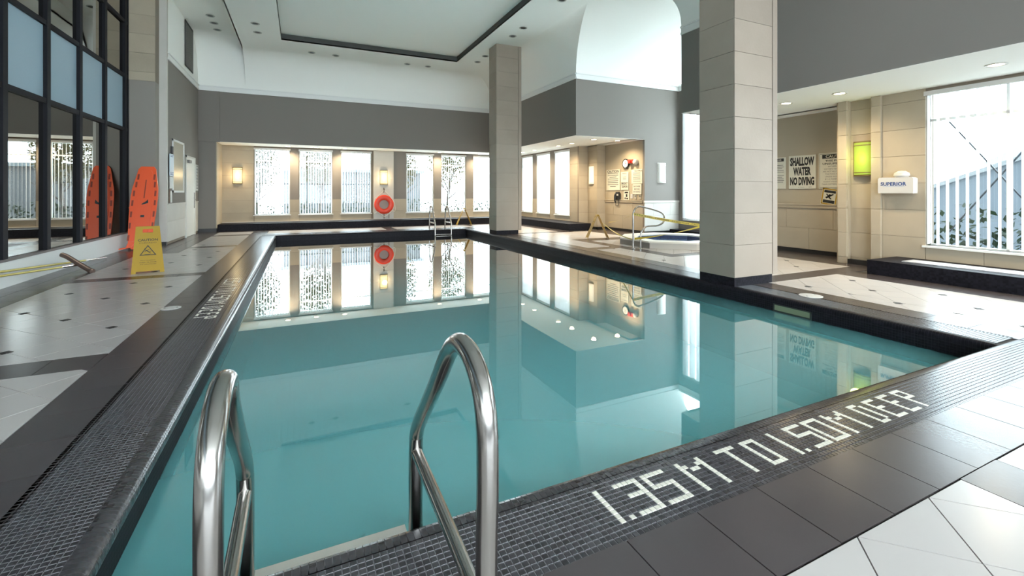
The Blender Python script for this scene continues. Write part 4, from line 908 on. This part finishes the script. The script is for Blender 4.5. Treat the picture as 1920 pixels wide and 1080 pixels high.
poster('notice', 'NOTICE sheet with dense print at the right of the notice wall', 13.61, 13.02, 1.83, 2.36,
       [('heading', text('NOTICE', .08, .21, .4, .055, .02), INK, .0135), ('small_print', bars([(.24 - .1 * k, .8, 0) for k in range(7)], .5, .53, .014), INKG, .0135)])
poster('notice', 'lower white sheet with bold words under the NOTICE sheet', 13.55, 13.06, 1.44, 1.815,
       [('lettering', merge(text('SHOWER', 0, .1, .36, .06, .01), text('BEFORE', 0, 0, .3, .06, .01), text('ENTERING', 0, -.1, .38, .06, .01)), INKG, .0135)])
poster('notice', 'small notice with a black symbol right of the telephone', 14.06, 13.75, 1.21, 1.57, [('print', merge(rect(-.1, .1, .08, .14), rect(-.03, .06, -.06, .05), rect(-.1, -.04, -.15, -.08), rect(.0, .09, -.15, -.09)), INK, .0135)])
sw = thing('switch_plate', (XA, 13.61, 1.29), 'white switch plate right of the small notice', 'switch'); obj('plate', G().box(XA - .01, XA + .02, 13.55, 13.67, 1.28, 1.45), WPLAST, sw); obj('toggle', G().box(XA - .02, XA - .01, 13.6, 13.62, 1.34, 1.38), WPLAST, sw)
for yy, lb in ((13.4, 'left of two small dark wall outlets by the rail'), (13.15, 'right of two small dark wall outlets by the rail')):
    q = thing('wall_outlet', (XA, yy, 1.3), lb, 'outlet'); obj('plate', G().box(XA - .01, XA + .02, yy - .06, yy + .06, 1.26, 1.42), mat('outlet_steel', (.4, .36, .28), .4), q); obj('socket', G().box(XA - .014, XA - .01, yy - .04, yy + .03, 1.35, 1.39), BLACK, q); 
ph = thing('wall_telephone', (XA, 14.38, 1.1), 'black wall telephone with cord below the CAUTION notice', 'telephone')
obj('body', G().prism([(-.12, -.1), (.12, -.1), (.12, .14), (.07, .2), (-.07, .2), (-.12, .14)], 0, .09).xf(lambda a, b, c: (XA - c, 14.38 - a, 1.32 + b)), BLACK, ph)
obj('handset', G().tube(smooth_path([(XA - .1, 14.45, 1.12), (XA - .14, 14.45, 1.2), (XA - .14, 14.45, 1.38), (XA - .1, 14.45, 1.46)], 4), .03, 10), BLACK, ph)
obj('dial', G().box(XA - .094, XA - .09, 14.3, 14.4, 1.38, 1.44), WPLAST, ph); obj('cord', G().tube(smooth_path([(XA - .08, 14.45, 1.12), (XA - .06, 14.5, 1.0), (XA - .05, 14.38, .98), (XA - .06, 14.3, 1.1), (XA - .05, 14.3, 1.24)], 5), .01, 8), BLACK, ph)
ck = thing('wall_clock', (XA, 13.93, 2.61), 'round white wall clock with black rim', 'clock')
obj('rim', G().lathe([(.15, -.05), (.165, -.055), (.185, -.045), (.185, 0), (.15, 0), (.15, -.05)], (XA, 13.93, 2.61), 'x', 32), BLACK, ck); obj('face', G().lathe([(0, -.045), (.16, -.045), (.16, -.01), (0, -.01)], (XA, 13.93, 2.61), 'x', 32), PAPERW, ck)
obj('hand', G().box(XA - .05, XA - .046, 13.925, 13.935, 2.6, 2.71), INK, ck); obj('hand', G().box(XA - .05, XA - .046, 13.86, 13.935, 2.605, 2.617), INK, ck)
al = thing('fire_alarm', (XA, 13.5, 2.66), 'red fire alarm with pale dome right of the clock', 'alarm')
obj('horn', G().lathe([(.05, -.16), (.075, -.15), (.075, 0), (0, 0)], (XA, 13.6, 2.67), 'x', 18).box(XA - .09, XA, 13.42, 13.74, 2.61, 2.74), RED, al)
obj('dome', G().lathe([(0, -.13), (.06, -.12), (.10, -.08), (.11, 0), (0, 0)], (XA, 13.36, 2.64), 'x', 20), mat('dome_grey', (.55, .5, .45), .4), al)
dp = thing('towel_dispenser', (XR, 4.77, 1.48), 'white SUPERIOR dispenser box on the right stone wall', 'dispenser')
c = bpy.data.meshes.new('box_body')
g = G().prism([(-.28, -.15), (.28, -.15), (.285, -.1), (.285, .13), (.26, .155), (-.26, .155), (-.285, .13), (-.285, -.1)], 0, .16).xf(lambda a, b, c: (XR - c, 4.77 - a, 1.635 + b)); obj('box_body', g, WPLAST, dp)
obj('lettering', onwall(text('SUPERIOR', -.03, .03, .42, .07, .03).xf(lambda a, b, c: (a, b, .162)), 4.77, 1.635, XR), NAVY, dp)
obj('small_print', onwall(rect(-.2, .15, -.02, -.008).xf(lambda a, b, c: (a, b, .162)), 4.77, 1.635, XR), mat('pale_blue_ink', (.45, .5, .6), .5), dp)
cp = thing('rounded_cap', (XR - .08, 4.72, 1.79), 'white rounded soap bottle cap lying on top of the dispenser', 'cap')
obj('shell', G().lathe([(0, 0), (.10, .0), (.13, .03), (.12, .08), (.06, .12), (0, .125)], (XR - .08, 4.7, 1.791), 'z', 20).xf(lambda x, y, z: (x - 0 + (x - (XR - .08)) * -.3, y, z)), WPLAST, cp); obj('button', G().lathe([(0, 0), (.012, 0), (.012, .01), (0, .01)], (XR - .155, 4.7, 1.85), 'x', 8), INKG, cp)

# ------------------------------------------------------------------ outside
og = obj('outside_ground', G().box(-20, 45, 21.9, 50, -.5, -.3).box(10.9, 45, -20, 21.9, -.5, -.3).box(-20, 10.9, -40, YB - .3, -.5, -.3), OUTG, kind='structure', label='paving outside the windows')
def leaves(cx, cy, cz_, rx, ry, rz, n, s=.085):
    g = G()
    for _ in range(n):
        a, b = random.uniform(0, 2 * pi), math.acos(random.uniform(-1, 1)); r = random.random() ** .4
        p = np.array((cx + rx * r * sin(b) * cos(a), cy + ry * r * sin(b) * sin(a), cz_ + rz * r * cos(b))); u = np.random.RandomState(random.randrange(1 << 30)).randn(3); u /= np.linalg.norm(u); v = np.cross(u, (0.3, .5, .8)); v /= np.linalg.norm(v)
        g.quad(p - u * s, p - v * s * .5, p + u * s, p + v * s * .5)
    return g
for i, (x, y, h_, n_) in enumerate(((-2.0, 25.5, 3.9, 2200), (.9, 26.5, 4.3, 2200), (5.0, 26, 4.0, 2000), (8.0, 26.5, 4.2, 2000))):
    t = thing('tree', (x, y, -.3), ['yellow leaved tree behind the first far window', 'yellow leaved tree behind the second far window', 'yellow leaved tree behind the fourth far window', 'yellow leaved tree behind the fifth far window'][i], 'tree', 'trees outside the far windows')
    obj('trunk', G().tube([(x, y, -.3), (x + .1, y, 1.2), (x + .3, y + .1, 2.4)], .12, 8, r2=.05), BARK, t)
    for k in range(5): a = k * 1.3; obj('branch', G().tube([(x + .1, y, 1.1 + .2 * k), (x + .1 + 1.1 * cos(a), y + .7 * sin(a), 2.0 + .35 * k)], .045, 6, r2=.012), BARK, t)
    o = obj('foliage', leaves(x, y, h_ - .9, 1.15, 1.2, 1.6, n_), LEAFY, t, kind='stuff')
hg = thing('hedge', (2, 24, -.3), 'low green hedge outside the far windows', 'hedge')
g = G()
for k in range(12): g = merge(g, leaves(-3 + k * 1.2, 24 + random.uniform(-.2, .2), .45, .8, .4, .75, 170, .09))
obj('foliage', g, LEAFG, hg, kind='stuff')
h2 = thing('hedge', (13.3, 3, -.3), 'blue green bushes outside the near right window', 'hedge')
g = G()
for k in range(7): g = merge(g, leaves(13.2, .2 + k * .9, .35, .5, .6, .95, 160, .1))
obj('foliage', g, LEAFG, h2, kind='stuff')
bd = thing('outside_building', (17, 3, -.3), 'pale grey building with a pitched roof outside the near right window', 'building')
wp = [(7.6, 1.35), (5.0, 2.4), (-4, 3.0), (-4, -.3), (7.6, -.3)]
g = G().add([(17, a, b) for a, b in wp] + [(17.3, a, b) for a, b in wp], [(0, 1, 2, 3, 4), (9, 8, 7, 6, 5)] + [(k, k + 5, (k + 1) % 5 + 5, (k + 1) % 5) for k in range(5)]); obj('wall', g, OUTW, bd)
obj('parapet', G().add([(16.95, a, b + d) for a, b in wp[:3] for d in (-.02, .1)] + [(17.35, a, b + d) for a, b in wp[:3] for d in (-.02, .1)], [(0, 2, 3, 1), (2, 4, 5, 3), (1, 3, 9, 7), (3, 5, 11, 9), (0, 1, 7, 6)]), mat('coping_white', (.16, .17, .18), .7), bd)
obj('roof', G().add([(17.6, 1.5, 2.5), (17.6, 6.1, 2.3), (21.5, 6.1, 2.3), (21.5, 1.5, 2.5), (19.5, 3.2, 3.7), (19.5, 4.4, 3.7)], [(0, 4, 5, 1), (1, 5, 2), (2, 5, 4, 3), (3, 4, 0), (0, 1, 2, 3)]), ROOF, bd)
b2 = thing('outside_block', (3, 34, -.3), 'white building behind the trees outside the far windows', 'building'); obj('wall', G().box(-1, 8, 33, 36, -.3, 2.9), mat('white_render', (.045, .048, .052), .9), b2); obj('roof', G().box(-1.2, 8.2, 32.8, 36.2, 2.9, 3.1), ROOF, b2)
br_ = thing('steel_brace', (11.2, 3.1, .6), 'crossed steel rods outside the near right window', 'brace')
for q0, q1 in (((4.3, 2.85), (2.9, .75)), ((4.3, .75), (2.9, 2.85))): obj('rod', G().tube([(11.2, q0[0], q0[1]), (11.2, q1[0], q1[1])], .014, 6), mat('dark_rod', (.05, .06, .08), .5), br_)

# ------------------------------------------------------------------ bake survey units to metres
bpy.context.view_layer.update()
from mathutils import Matrix
SM = Matrix.Scale(K, 4)
for me in bpy.data.meshes: me.transform(SM)
for o in bpy.data.objects: o.location = o.location * K
for l in bpy.data.lights:
    if l.type in ('SPOT', 'POINT'): l.shadow_soft_size *= K
